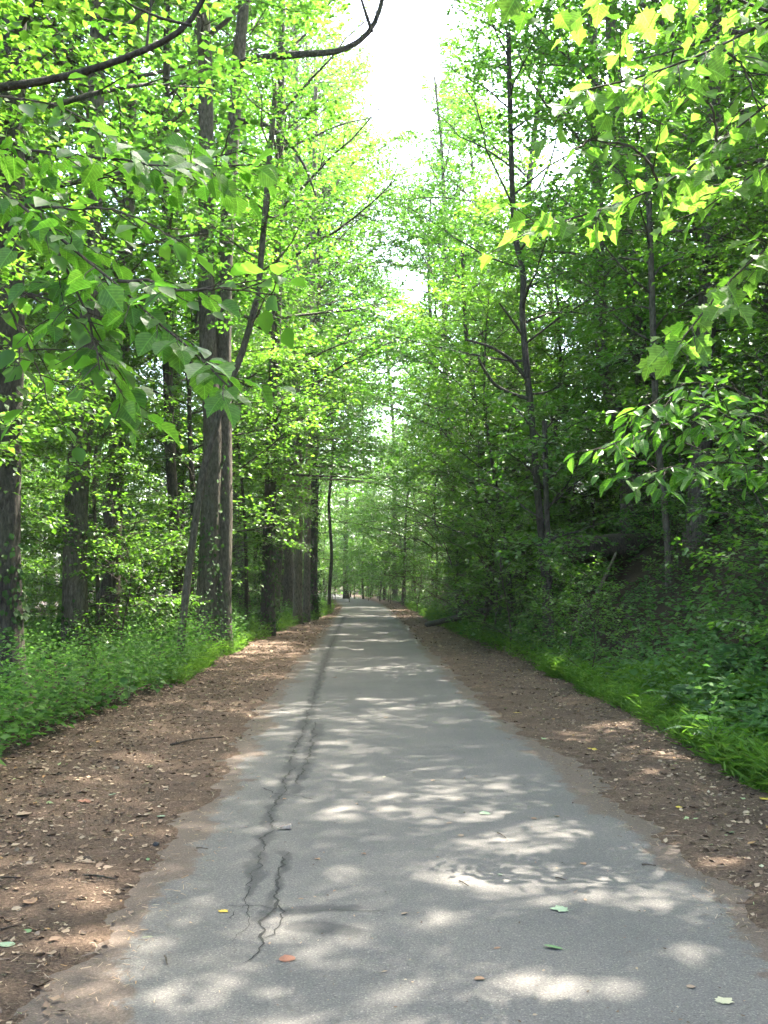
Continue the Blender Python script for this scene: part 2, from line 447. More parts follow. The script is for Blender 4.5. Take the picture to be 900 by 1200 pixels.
# road sheet with its cracks
ry = np.array(sorted(set([round(v, 4) for v in list(np.arange(2.8, 9, .022)) + grow_axis(9.02, 150, .024, 1.012) + list(np.arange(-30, 2.8, .4))])))
c_n = 120
tt = np.linspace(0, 1, c_n)
RX = (road_l(ry) - .22)[:, None] * (1 - tt) + (road_r(ry) + .22)[:, None] * tt
RY = np.repeat(ry[:, None], c_n, 1)
RZ = .012 * (1 - (2 * tt - 1) ** 2)[None] + .003 * fbm(RX * 1.5, RY * 1.5, 2, 41)

def seg_field(X, Y, pts, w0, w1, seed):
    """1 on the polyline, 0 beyond its half-width"""
    best = np.zeros_like(X)
    jx = .07 * fbm(X * 6, Y * 6, 4, seed); jy = .05 * fbm(X * 6 + 40, Y * 6, 4, seed)
    X = X + jx; Y = Y + jy
    n = len(pts) - 1
    for i in range(n):
        a, b = np.array(pts[i]), np.array(pts[i + 1])
        d = b - a; L2 = (d ** 2).sum()
        t = np.clip(((X - a[0]) * d[0] + (Y - a[1]) * d[1]) / L2, 0, 1)
        dist = np.hypot(X - a[0] - t * d[0], Y - a[1] - t * d[1])
        w = w0 + (w1 - w0) * (i + t) / n
        best = np.maximum(best, np.clip(1 - dist / w, 0, 1))
    return best

def gp(*a): return [gpix(*p) for p in a]
main = gp((275, 1125), (285, 1085), (292, 1050), (302, 1008), (316, 970), (326, 940), (340, 900), (350, 868), (361, 838), (373, 800), (385, 765), (396, 738), (404, 722))
second = gp((290, 1132), (305, 1105), (312, 1080), (322, 1062), (322, 1048), (331, 1020), (334, 1000))
def road_z(x, y):
    l_, r_e = road_l(y) - .22, road_r(y) + .22
    t = (x - l_) / (r_e - l_)
    return .012 * (1 - (2 * t - 1) ** 2) + .003 * fbm(x * 1.5, y * 1.5, 2, 41)
def crack_mesh(pts, w0, w1, seed):
    rng = np.random.default_rng(seed)
    pts = np.array([(p[0], p[1], 0) for p in pts])
    L = np.linalg.norm(np.diff(pts, axis=0), axis=1).sum(); n = max(12, int(L / .028))
    d = np.concatenate([[0], np.cumsum(np.linalg.norm(np.diff(pts, axis=0), axis=1))])
    u = np.linspace(0, d[-1], n)
    c = np.stack([np.interp(u, d, pts[:, 0]), np.interp(u, d, pts[:, 1])], 1)
    nn = np.stack([-np.gradient(c[:, 1]), np.gradient(c[:, 0])], 1); nn = nrm(nn)
    c = c + nn * (.045 * fbm(u * 5, u * 0 + seed, 3, seed) + .02 * fbm(u * 22, u * 0, 2, seed + 3))[:, None]
    f_ = np.linspace(0, 1, n)
    w = .62 * (w0 + (w1 - w0) * f_) * (.25 + 1.3 * vnoise(u * 9, u * 0 + 2, seed)) * np.minimum(1, np.minimum(f_, 1 - f_) * 14 + .12)
    a = c + nn * (w * (.7 + .6 * rng.random(n)))[:, None]; b = c - nn * (w * (.7 + .6 * rng.random(n)))[:, None]
    V = np.concatenate([np.column_stack([q, road_z(q[:, 0], q[:, 1]) + .0035]) for q in (a, b)])
    i = np.arange(n - 1)
    Q = np.stack([i, i + 1, i + 1 + n, i + n], 1)[:, ::-1]
    return mesh_np('crack', V, Q, np.full(n - 1, 4), M_CRACK)
M_CRACK = simple_mat('crack_dirt', (.016, .015, .013), (.046, .043, .037), 60, .95)
CRACKS = [(main, .009, .022), (second, .008, .014), (gp((305, 1105), (323, 1096), (328, 1080), (322, 1062)), .005, .007),
          (gp((262, 1062), (330, 1068), (395, 1070), (455, 1073)), .004, .003), (gp((308, 924), (326, 932), (345, 934), (372, 938)), .008, .006),
          (gp((346, 922), (360, 892), (367, 868), (371, 846)), .010, .014), (gp((292, 1050), (283, 1062), (278, 1080)), .004, .003), (gp((302, 1006), (318, 998), (333, 996)), .004, .005)]
crk = 0 * np.maximum.reduce([
    seg_field(RX, RY, main, .020, .026, 51), seg_field(RX, RY, second, .018, .018, 52),
    seg_field(RX, RY, gp((305, 1105), (323, 1096), (328, 1080), (322, 1062)), .016, .016, 53),
    seg_field(RX, RY, gp((262, 1062), (330, 1068), (395, 1070), (455, 1073)), .012, .012, 54),
    seg_field(RX, RY, gp((308, 924), (326, 932), (345, 934), (372, 938)), .02, .02, 55),
    seg_field(RX, RY, gp((350, 912), (362, 892), (368, 868), (371, 846)), .03, .04, 56)])
sta = np.maximum.reduce([
    seg_field(RX, RY, main[2:9], .05, .10, 61), seg_field(RX, RY, main[7:], .09, .16, 62), seg_field(RX, RY, second[2:], .05, .05, 63),
    seg_field(RX, RY, gp((345, 930), (360, 895), (372, 850)), .07, .12, 64),
    1.3 * seg_field(RX, RY, gp((355, 1088), (400, 1092), (415, 1094)), .10, .10, 65), seg_field(RX, RY, gp((345, 1068), (420, 1066)), .11, .06, 66)])
dd = np.minimum(RX - road_l(RY)[..., ] , road_r(RY) - RX)
edg = np.clip(1.0 - (dd + .22 * fbm(RX * 2.2, RY * 2.2, 4, 71) + .10 * fbm(RX * 9, RY * 9, 3, 72) - .02) / .16, 0, 1)
edg = edg + .3 * sstep(.9, .1, dd) * np.clip(fbm(RX * 5, RY * 5, 3, 73), 0, 1)
road = obj('road', grid_mesh('road', RX, RY, RZ, asphalt_mat(), {'crack': crk, 'stain': sta, 'edge': edg}), kind='structure',
           label='narrow worn grey asphalt trail running straight into the woods with a dark lengthwise crack')

for k_, (p_, a__, b__) in enumerate(CRACKS):
    obj('crack', crack_mesh(p_, a__, b__, 700 + k_), road)

# ------------------------------------------------------------------ openings in the canopy (where sunbeams come down)
RAYS = []                                     # (point, radius, share of leaves left in the beam)
def beam_g(px, py, r, keep=0.0):
    g = gpix(px, py); RAYS.append((np.array([g[0], g[1], 0.0]), r * 1.1, .10))
for s_ in [(590, 1152, .10), (645, 1152, .13), (710, 1165, .13), (805, 1115, .13), (840, 1140, .10), (470, 1172, .12),
           (510, 1080, .10), (670, 982, .05), (535, 937, .09), (325, 853, .12), (270, 888, .11), (150, 890, .12), (840, 1015, .13), (760, 908, .12), (820, 925, .10),
           (430, 820, .14), (380, 872, .08), (300, 884, .08), (520, 798, .10), (418, 762, .18), (400, 744, .25), (445, 742, .25), (430, 722, .4), (435, 712, .5)]:
    beam_g(*s_)
def beam_p(px, py, y, r, keep): RAYS.append((pix(px, py, y), r, keep))
for px, py in [(860, 60), (880, 140), (800, 150), (850, 220), (790, 270), (720, 200), (700, 280), (760, 90), (880, 300), (650, 270), (690, 90)]:
    beam_p(px, py, 4.6, .5, .08)
beam_p(800, 480, 6.6, .35, .2); beam_p(860, 470, 6.6, .4, .2); beam_p(730, 510, 6.6, .25, .2); beam_p(880, 540, 7, .3, .3)
beam_p(60, 180, 4.5, .22, .3); beam_p(310, 360, 4, .2, .1); beam_p(130, 240, 4.5, .25, .4); beam_p(220, 330, 4.3, .25, .4)
beam_p(462, 690, 55, 1.3, .1); beam_p(480, 700, 45, 1.0, .2); beam_p(380, 716, 45, .9, .25); beam_p(215, 785, 18, .5, .3); beam_p(250, 760, 24, .6, .3)
beam_p(740, 845, 11, .45, .35); beam_p(820, 860, 9.5, .45, .35); beam_p(690, 820, 13.5, .5, .35); beam_p(450, 640, 62, 1.0, .1); beam_p(45, 590, 32, 2.0, .1); beam_p(60, 560, 36, 2.0, .1)
beam_p(700, 668, 17, .25, .1)
for px, py, y_, r in [(850, 150, 9, .5), (860, 300, 13, .5), (720, 200, 17, .6), (640, 330, 22, .7), (560, 450, 30, .8), (520, 520, 38, .8), (840, 620, 11, .3), (760, 700, 12, .25)]:
    beam_p(px, py, y_, r, .3)
RP = np.array([r[0] for r in RAYS]); RR = np.array([r[1] for r in RAYS]); RK = np.array([r[2] for r in RAYS])

def keep_mask(W, rng, low_clear=True, beams=True, corridor=True):
    """which leaves (world points W) stay"""
    n = len(W)
    k = np.ones(n, bool)
    x = W[:, 0] - bend(W[:, 1]); y = W[:, 1]; z = W[:, 2]
    if corridor == 2:
        k &= ~((x > .2 + .8 * fbm(y * .2, z * .2, 2, 81)) & (x < 3.2 + .8 * fbm(y * .2 + 9, z * .2, 2, 82)) & (z > .45 * y + 1.6) & (y < 75))
    elif corridor:                                     # the strip of open sky over the trail
        wl = .1 + .5 * fbm(y * .25, z * .25, 2, 81) * 2
        wr = 2.3 + .5 * fbm(y * .25 + 9, z * .25, 2, 82) * 2
        k &= ~((x > wl) & (x < wr) & (z > 9.5 + .1 * np.maximum(y - 20, 0)) & (y < 40))
    if low_clear:                                    # head room over the trail
        hh = 3.2 + .05 * np.clip(y, 0, 40)
        k &= ~((x > -1.6) & (x < 2.3) & (z < hh) & (y > -6) & (y < 58))
        k &= ~((np.hypot(x, y) < 3.0) & (z < 5))
    if beams:
        w = W - 0.0
        for p, r, kp in zip(RP, RR, RK):
            d = w - p
            t = d @ SUN
            q = (d * d).sum(1) - t * t
            hit = (t > .25) & (q < r * r)
            if hit.any():
                k &= ~(hit & (rng.random(n) > kp))
    return k

# ------------------------------------------------------------------ trees
def path_z(path, f):
    k = len(path) - 1
    t = np.clip(f, 0, 1) * k; i = int(min(math.floor(t), k - 1)); u = t - i
    return path[i] * (1 - u) + path[i + 1] * u

def smooth_path(pts, n):
    pts = np.asarray(pts, float)
    d = np.concatenate([[0], np.cumsum(np.linalg.norm(np.diff(pts, axis=0), axis=1))])
    u = np.linspace(0, d[-1], n)
    P = np.stack([np.interp(u, d, pts[:, i]) for i in range(3)], 1)
    for _ in range(2):
        P[1:-1] = .25 * P[:-2] + .5 * P[1:-1] + .25 * P[2:]
    return P

def limb(p, d, L, n, rng, up=.0, wob=.3):
    pts = [np.array(p, float)]; d = nrm(d)
    for i in range(n):
        d = nrm(d + np.array([0, 0, up]) / n + rng.normal(0, wob, 3) / math.sqrt(n))
        pts.append(pts[-1] + d * L / n)
    return np.array(pts)

def gen_tree(seed, path, r0, r1, c0=.4, nprim=26, plen=4.5, el=(10, 50), nsec=9, spacing=.085, lsize=.13, flare=1.5, flat=.45,
             tri_twigs=3, sides=20, droop=-.05, shape='round', sec_len=.42, trunk_rings=60, bump=.10):
    """returns trunk tubes, limb tubes and the arrays of leaves of one tree, base at the origin"""
    rng = np.random.default_rng(seed)
    path = np.asarray(path, float)
    tr = smooth_path(path, trunk_rings)
    f = np.linspace(0, 1, trunk_rings)
    rr = r0 * (1 - f) + r1 * f
    hgt = np.maximum(tr[:, 2] - tr[0, 2], 0)
    rr = rr * (1 + (flare - 1) * np.exp(-hgt / .45))
    tr[0, 2] -= .35
    T = Tubes(); T.add(tr, rr, sides, bump, seed)
    B = Tubes()
    tw_p, tw_d, tw_l, tw_u = [], [], [], []; ck = []
    az0 = rng.random() * 6.28
    for i in range(nprim):
        u = (i + rng.random() * .8) / nprim
        t = c0 + (1 - c0) * u * .98
        p = path_z(tr, t)
        az = az0 + i * 2.39996 + rng.normal(0, .3)
        e = rad(el[0] + (el[1] - el[0]) * u + rng.normal(0, 7))
        if shape == 'round': sh = .45 + .75 * math.sin(math.pi * min(1, .18 + .82 * u)) * (1 if u < .6 else 1)
        elif shape == 'cone': sh = 1.12 - .85 * u
        else: sh = 1.0 - .55 * abs(u - .45)
        L = plen * sh * rng.uniform(.75, 1.15)
        d = np.array([math.cos(az) * math.cos(e), math.sin(az) * math.cos(e), math.sin(e)])
        pr = limb(p, d, L, 7, rng, droop if e < .5 else droop * .5)
        rb = min(.42 * (r0 * (1 - t) + r1 * t), .012 + L * .011)
        B.add(pr, np.linspace(rb, .006, 8), 5)
        ch_ = int((az % (2 * math.pi)) / (math.pi / 2)) * 2 + (u > .5)
        for j in range(nsec):
            s = .2 + .8 * (j + rng.random() * .7) / nsec
            q = path_z(pr, s); pd = nrm(path_z(pr, min(1, s + .1)) - path_z(pr, s - .1))
            hz = nrm(np.cross(pd, [0, 0, 1.0])); side = 1 if j % 2 else -1
            sd = nrm(pd * rng.uniform(.5, .9) + hz * side * rng.uniform(.55, 1.0) + np.array([0, 0, rng.normal(.0, .22)]))
            sl = L * sec_len * (1.15 - .75 * s) * rng.uniform(.7, 1.2) + .18
            sp = limb(q, sd, sl, 4, rng, droop * .8, .22)
            B.add(sp, np.linspace(max(.005, rb * .3), .0025, 5), 3, cap=False)
            ck.append(ch_); tw_p.append(sp[0]); tw_d.append(sp[-1] - sp[0]); tw_l.append(sl)
            for m in range(tri_twigs):
                s2 = .2 + .75 * (m + rng.random()) / max(1, tri_twigs)
                q2 = path_z(sp, s2); pd2 = nrm(sp[-1] - sp[0]); h2 = nrm(np.cross(pd2, [0, 0, 1.0])) * (1 if m % 2 else -1)
                d2 = nrm(pd2 * .7 + h2 * .8 + np.array([0, 0, rng.normal(-.05, .25)]))
                ck.append(ch_); tw_p.append(q2); tw_d.append(d2); tw_l.append(sl * rng.uniform(.35, .6))
        ck.append(ch_); tw_p.append(pr[-2]); tw_d.append(pr[-1] - pr[-2]); tw_l.append(L * .2)
    P0 = np.array(tw_p); D0 = nrm(np.array(tw_d)); L0 = np.array(tw_l)
    cnt = np.maximum(3, (L0 / spacing).astype(int))
    idx = np.repeat(np.arange(len(P0)), cnt)
    n = len(idx)
    fr = rng.random(n) ** .8
    H0 = nrm(np.cross(D0, [0, 0, 1.0]))
    sg = np.where(rng.random(n) < .5, -1.0, 1.0)
    P = P0[idx] + D0[idx] * (L0[idx] * (.1 + .95 * fr))[:, None] + rng.normal(0, .025, (n, 3))
    D = nrm(D0[idx] * rng.uniform(.2, 1.0, n)[:, None] + H0[idx] * (sg * rng.uniform(.4, 1.1, n))[:, None] + rng.normal(0, .22, (n, 3)) + np.array([0, 0, -.18]))
    P = P + D * .035
    NN = nrm(np.array([0, 0, 1.0]) + rng.normal(0, flat, (n, 3)))
    s = lsize * rng.uniform(.65, 1.2, n)
    return dict(trunk=T, limbs=B, P=P, D=D, N=NN, s=s, rnd=rng.random(n), tmpl=None, ck=np.array(ck)[idx])

def make_proto(name, g, bark, leafm, tmpl):
    g['bark'] = bark; g['leafm'] = leafm; g['tmpl'] = tmpl; g['name'] = name
    g['trunk_me'] = g['trunk'].mesh('trunk', bark)
    g['limb_me'] = g['limbs'].mesh('branches', bark)
    g['leaf_me'] = {}
    return g

N_UNIQ = [0, 0]
def place(g, name, loc, rz=0, sc=1.0, label=None, cat='tree', group=None, tilt=(0, 0), beams=True, corridor=True, low=True, seed=0, thin=1.0):
    rng = np.random.default_rng(seed + 1000)
    o = bpy.data.objects.new(name, None); col.objects.link(o)
    o.empty_display_size = .3
    M = Matrix.Translation(Vector(loc)) @ Euler((tilt[0], tilt[1], rz)).to_matrix().to_4x4() @ Matrix.Scale(sc, 4)
    o.location = loc; o.rotation_euler = (tilt[0], tilt[1], rz); o.scale = (sc,) * 3
    A = np.array(M)
    W = g['P'] @ A[:3, :3].T + A[:3, 3]
    k = keep_mask(W, rng, low, beams, corridor)
    if thin < 1: k &= rng.random(len(k)) < thin
    obj('trunk', g['trunk_me'], o)
    obj('branches', g['limb_me'], o)
    cr = obj('crown', None, o)
    for c in range(8):
        m = g['ck'] == c
        if not m.any(): continue
        km = m & k
        if (m & ~k).sum() <= .004 * m.sum():
            if c not in g['leaf_me']:
                g['leaf_me'][c] = leaves_mesh('foliage', g['P'][m], g['D'][m], g['N'][m], g['s'][m], g['rnd'][m], g['tmpl'], g['leafm'])
            me = g['leaf_me'][c]
        elif km.any():
            me = leaves_mesh('foliage', g['P'][km], g['D'][km], g['N'][km], g['s'][km], g['rnd'][km], g['tmpl'], g['leafm'])
            N_UNIQ[0] += 1; N_UNIQ[1] += int(km.sum())
        else: continue
        obj('foliage', me, cr)
    if label: o['label'] = label
    if cat: o['category'] = cat
    if group: o['group'] = group
    return o

def gz(x, y): return float(height(np.array([x]), np.array([y]))[0])

def straight(H, rng, lean=.03, bow=.25):
    a = rng.random() * 6.28
    z = np.linspace(0, H, 9)
    return np.stack([np.cos(a) * z * lean + bow * np.sin(z / H * 5 + a) * (z / H) , np.sin(a) * z * lean + bow * np.cos(z / H * 4 + a) * (z / H), z], 1)

# --- trees whose trunks can be picked out: (label, depth, trunk pixels from base upward, base width px, top width px, height, bark)
def measured_tree(name, label, y, pts, wb, wt, H, bark, seed, c0z=6.5, plen=4.5, nprim=32, lsize=.14, spacing=.07, extra=None, flare=1.35, **kw):
    W = [pix(px, py, y) for px, py in pts]
    x0 = W[0][0]; base = np.array([x0, y, gz(x0, y)])
    loc = [np.array([0, 0, 0.0])] + [w - base for w in W if w[2] - base[2] > .4]
    top = loc[-1]; d = nrm(loc[-1] - loc[-2]); d = nrm(d * .4 + np.array([0, 0, 1.0]))
    if top[2] < H:
        for f_ in (.35, .7, 1.0): loc.append(top + d * (H - top[2]) * f_)
    pxm = y / F
    Ht = loc[-1][2]
    r0 = wb * pxm / 2; rt = wt * pxm / 2
    f_top = np.clip(top[2] / Ht, .2, 1)
    r1 = max(.05, r0 - (r0 - rt) / f_top)
    g = gen_tree(seed, loc, r0, r1, c0=c0z / Ht, nprim=nprim, plen=plen, lsize=lsize, spacing=spacing, flare=flare, **kw)
    g = make_proto(name, g, bark, M_LEAF, T_DIAMOND)
    o = place(g, name, base, label=label, seed=seed)
    return o, base, loc

measured_tree('forest_tree', 'thick dark-barked trunk rising at the edge of the weeds, cut off by the picture border', 13.5,
              [(6, 780), (4, 650), (6, 520), (10, 400), (12, 250)], 42, 30, 22, M_BARK_D, 101)
measured_tree('forest_tree', 'straight dark trunk standing alone behind the weedy verge', 20,
              [(88, 745), (88, 640), (92, 540), (103, 440), (108, 300)], 30, 22, 24, M_BARK, 102)
measured_tree('forest_tree', 'thin straight grey trunk between the lone dark tree and the leaning stem', 24,
              [(212, 740), (205, 620), (199, 520), (196, 420), (194, 300)], 14, 10, 20, M_BARK_D, 103, c0z=11, plen=2.6, nprim=18)
measured_tree('leaning_tree', 'slender leaning trunk crossing in front of the big twin-stemmed tree', 19,
              [(212, 745), (222, 660), (236, 560), (258, 480), (285, 410), (302, 350)], 9, 5, 11, M_BARK, 104, c0z=6.2, plen=1.6, nprim=14, lsize=.10, flare=1.15)
# the twin-stemmed tree: two trunks fused at the base
o5, b5, l5 = measured_tree('twin_trunk_tree', 'largest tree, flared base and two fused trunks parting high above the weeds', 22,
              [(240, 742), (243, 690), (247, 600), (250, 500), (243, 400), (241, 300), (242, 180), (240, 60), (236, -20)], 24, 16, 27, M_BARK, 105, c0z=12.5, flare=1.45, nprim=22, bump=.06)
W2 = [pix(px, py, 22.25) - b5 for px, py in [(258, 742), (260, 690), (262, 600), (262, 500), (262, 400), (264, 300), (270, 200), (277, 110), (283, 30), (290, -40)]]
W2 = [np.array([.33, .25, -.2])] + [w for w in W2 if w[2] > .4]
W2 += [W2[-1] + np.array([.3, 0, 4.0]), W2[-1] + np.array([.5, .2, 9.0])]
g2 = gen_tree(205, W2, .21, .07, c0=.62, nprim=18, plen=4.2, lsize=.16, spacing=.1, flare=1.35, bump=.06)
obj('trunk', g2['trunk'].mesh('trunk', M_BARK), o5)
k2 = keep_mask(g2['P'] + b5, np.random.default_rng(1))
obj('branches', g2['limbs'].mesh('branches', M_BARK), o5)
obj('crown', leaves_mesh('crown', g2['P'][k2], g2['D'][k2], g2['N'][k2], g2['s'][k2], g2['rnd'][k2], T_DIAMOND, M_LEAF), o5)
tl = Tubes()                                # big limbs reaching over the trail
def px_tube(t, pts, y0, y1, w0, w1, org, sides=7):
    n = len(pts)
    P = smooth_path([pix(px, py, y0 + (y1 - y0) * i / (n - 1)) - org for i, (px, py) in enumerate(pts)], 16)
    t.add(P, np.linspace(w0, w1, 16) * ((y0 + y1) / 2) / F / 2, sides, .08, 3)
px_tube(tl, [(281, 75), (292, 70), (320, 66), (360, 63), (398, 62), (425, 48), (440, 33), (446, 10), (452, -20)], 22, 21, 11, 5, b5)
px_tube(tl, [(436, 38), (430, 20), (422, -5)], 21, 20.8, 5, 3, b5)
px_tube(tl, [(280, 142), (295, 142), (312, 146), (328, 157), (345, 175)], 22, 21.5, 8, 4, b5)
px_tube(tl, [(345, 175), (360, 200), (370, 230)], 21.5, 21.2, 4, 2, b5)
obj('branch', tl.mesh('branch', M_BARK_D), o5)

measured_tree('ivy_clad_tree', 'ivy-wrapped dark trunk beyond the twin-stemmed tree', 29,
              [(314, 722), (315, 640), (317, 560), (320, 470), (324, 380)], 16, 12, 23, M_BARK_D, 106, c0z=4.5, plen=4)
measured_tree('pale_barked_tree', 'pale brown straight trunk, the thicker of a close pair by the grass strip', 37,
              [(349, 712), (350, 640), (350, 560), (349, 480), (347, 380)], 10, 8, 24, M_BARK_P, 107, c0z=4.5, plen=4)
measured_tree('pale_barked_tree', 'thinner pale brown trunk of the close pair by the grass strip', 39,
              [(359, 712), (360, 640), (361, 560), (362, 480), (366, 380)], 8, 6.5, 22, M_BARK_P, 108, plen=3.5, nprim=18)
measured_tree('ivy_clad_tree', 'short-looking trunk thickly wrapped in dark ivy beside the pale pair', 42,
              [(366, 705), (366, 660), (367, 620), (369, 540), (372, 420)], 13, 7, 20, M_BARK_D, 109, plen=3.5, nprim=18)
measured_tree('slender_tree', 'very thin dark stem at the far bend of the trail', 50,
              [(386, 695), (389, 650), (385, 590), (391, 530), (388, 480), (395, 420)], 4, 2.5, 14, M_BARK_D, 110, plen=2.5, nprim=16)
# on the bank
measured_tree('crooked_tree', 'dark crooked slim trunk with arching side branches on the bank', 21,
              [(640, 690), (632, 600), (624, 500), (617, 430), (611, 360), (615, 320), (604, 285), (600, 220)], 9, 6, 13, M_BARK_D, 111, c0z=5.2, plen=2.8, nprim=18, lsize=.11, flare=1.1)
measured_tree('forest_tree', 'trunk bowed at its foot standing next to a straight trunk up the bank', 26,
              [(735, 520), (722, 478), (708, 440), (704, 390), (703, 330), (701, 270), (698, 200)], 18, 13, 20, M_BARK, 112, c0z=5.5, plen=3.6)
measured_tree('forest_tree', 'straight grey trunk leaning slightly beside the bowed one up the bank', 27,
              [(762, 540), (756, 470), (748, 400), (740, 330), (733, 270), (726, 180), (718, 60)], 20, 15, 24, M_BARK, 113, c0z=7, plen=4)
measured_tree('slender_tree', 'thin straight stem just behind the pair of trunks up the bank', 30,
              [(770, 540), (765, 460), (760, 390), (757, 300)], 8, 6, 16, M_BARK, 114, c0z=5.5, plen=2.8, nprim=16)
measured_tree('slender_tree', 'slim greenish sapling trunk growing in front of the fallen log', 18,
              [(784, 700), (783, 650), (779, 590), (772, 530), (768, 470)], 8, 5, 8, M_BARK, 115, c0z=3.6, plen=2.2, nprim=14, lsize=.10, flare=1.1)
measured_tree('slender_tree', 'thin slanting stem on the lower bank nearer the bend', 33,
              [(574, 690), (572, 600), (566, 540), (552, 440), (545, 380)], 9, 5, 12, M_BARK_D, 116, c0z=3.5, plen=2.6, nprim=16, lsize=.11)
measured_tree('slender_tree', 'short dark upright stem behind the end of the fallen log', 20,
              [(645, 700), (643, 650), (641, 600), (640, 580)], 7, 5, 4.6, M_BARK_D, 117, c0z=1.6, plen=1.6, nprim=14, lsize=.11)

# ivy climbing some of the trunks
def add_ivy(lab, n, zmax, seed, spread_=1.0):
    rng = np.random.default_rng(seed)
    o = [q for q in bpy.data.objects if q.get('label', '').startswith(lab)][0]
    tm = [c for c in o.children if c.name.startswith('trunk')][0].data
    co = np.empty(len(tm.vertices) * 3, np.float32); tm.vertices.foreach_get('co', co); co = co.reshape(-1, 3)
    no = np.empty(len(tm.vertices) * 3, np.float32); tm.vertices.foreach_get('normal', no); no = no.reshape(-1, 3)
    c = np.where((co[:, 2] < zmax) & (co[:, 2] > -.1))[0]
    w = np.clip(fbm(co[c, 0] * 3 + co[c, 1] * 2.5, co[c, 2] * .8, 3, seed) + spread_, .0, 1) * (1.15 - co[c, 2] / zmax)
    i = rng.choice(c, n, p=w / w.sum())
    P = co[i] + rng.normal(0, .09, (n, 3)) * [1, 1, 2.2] + no[i] * .03
    D = nrm(np.array([0, 0, -1.0]) + no[i] * .5 + rng.normal(0, .5, (n, 3))); Nn = nrm(no[i] + [0, 0, .5] + rng.normal(0, .3, (n, 3)))
    obj('ivy', leaves_mesh('ivy', P, D, Nn, rng.uniform(.06, .12, n), rng.random(n), T_DIAMOND, M_IVY), o)
M_IVY = leaf_mat('ivy_leaf', (.02, .05, .012), (.045, .09, .02), (.03, .09, .015), (.07, .16, .03), tmix=.3, rough=.6, spec=.12)
add_ivy('ivy-wrapped dark trunk', 1500, 7.5, 1, .5)
add_ivy('short-looking trunk', 1800, 6.5, 2, 1.0)
add_ivy('thick dark-barked', 420, 4.5, 3, -.05)
add_ivy('largest tree', 420, 5.0, 4, -.05)
add_ivy('straight dark trunk standing', 260, 3.5, 5, -.05)

# --- repeated trees: tall canopy trees, understory trees, shrubs
rg = np.random.default_rng(7)
PT = []
for i in range(3):
    PT.append(make_proto('tall', gen_tree(300 + i, straight(25, rg, .03, .7), .22, .05, c0=.2, nprim=38, plen=5.0, el=(18, 62), droop=.12, nsec=11, lsize=.135, spacing=.048, tri_twigs=4, sides=12, trunk_rings=40), [M_BARK, M_BARK_D, M_BARK][i], M_LEAF, T_DIAMOND))
PU = []
for i in range(4):
    PU.append(make_proto('under', gen_tree(320 + i, straight(10, rg, .08, .6), .08, .02, c0=.14, nprim=34, plen=3.1, el=(5, 42), nsec=10, lsize=.10, spacing=.052, tri_twigs=4, flat=.34, sides=8, trunk_rings=24, flare=1.2, shape='cone' if i % 2 else 'round'), [M_BARK_D, M_BARK][i % 2], M_LEAF_B, T_DIAMOND))
PS = []
for i in range(4):
    PS.append(make_proto('shrub', gen_tree(340 + i, straight(2.4, rg, .1, .25), .022, .006, c0=.08, nprim=14, plen=1.15, el=(15, 55), nsec=6, lsize=.085, spacing=.06, flat=.35, sides=6, trunk_rings=12, flare=1.0, tri_twigs=2), M_TWIG, M_LEAF_B, T_OVATE))

def scatter(n, x0, x1, y0, y1, mind, rng, avoid=(), log_view=False):
    out = []
    tries = 0
    while len(out) < n and tries < n * 60:
        tries += 1
        p = (rng.uniform(x0, x1), rng.uniform(y0, y1))
        p = (p[0] + float(bend(p[1])), p[1])
        if log_view and 8 < p[1] < 25.5 and abs(p[0] - .222 * p[1] - .1) < log_view: continue
        if all((p[0] - q[0]) ** 2 + (p[1] - q[1]) ** 2 > mind ** 2 for q in out + list(avoid)):
            out.append(p)
    return out

r_ = np.random.default_rng(11)
def spread(protos, spots, name, label, cat, group, s0, s1, sink=.05, **kw):
    for i, (x, y) in enumerate(spots):
        rz, sc, tl_, sd = r_.uniform(0, 6.28), r_.uniform(s0, s1), (r_.normal(0, .03), r_.normal(0, .03)), int(r_.integers(1e6))
        if name in ('shrub', 'understory_tree') and x < 0 and y < 19.5 and abs(x + .285 * y) < 1.3: continue   # open ground before the lone dark trunk
        place(protos[i % len(protos)], name, (x, y, gz(x, y) - sink), rz, sc, label, cat, group, tilt=tl_, seed=sd, **kw)

tall_l = scatter(20, -26, -5.5, 10, 78, 4.0, r_)
spread(PT, tall_l, 'canopy_tree', 'tall leafy canopy tree in the level woods behind the trailside trunks', 'tree', 'canopy trees in the level woods', .85, 1.15)
tall_r = scatter(6, 12, 28, 18, 80, 7, r_)
spread(PT, tall_r, 'canopy_tree', 'tall leafy canopy tree rising from the upper bank', 'tree', 'canopy trees on the bank', .75, 1.0)
tall_e = [(-5.5, 74), (-1.5, 88), (2.5, 80), (6.5, 70), (-10, 80), (0.5, 100), (6, 92), (11, 84), (-4.5, 58), (5.0, 58)]
spread(PT, tall_e, 'canopy_tree', 'tall tree closing the view beyond the bend of the trail', 'tree', 'trees beyond the bend', .9, 1.1, corridor=False)
spread(PT, [(-4.0, 45), (-3.9, 57), (-3.7, 51)], 'canopy_tree', 'tall tree on the level side whose crown leans across the farther trail', 'tree', 'level-side trees leaning across the farther trail', 1.15, 1.28, corridor=2)
spread(PT, [(4.6, 47), (6.0, 58), (5.6, 40)], 'canopy_tree', 'tall tree at the bank foot meeting the crowns across the farther trail', 'tree', 'bank-foot trees meeting over the farther trail', .98, 1.1, corridor=2)
spread(PT, [(-7, 3), (-9, -6), (8.5, 0), (7, -9)], 'canopy_tree', 'tall canopy tree shading the near stretch of the trail', 'tree', 'trees shading the near trail', .85, 1.0)

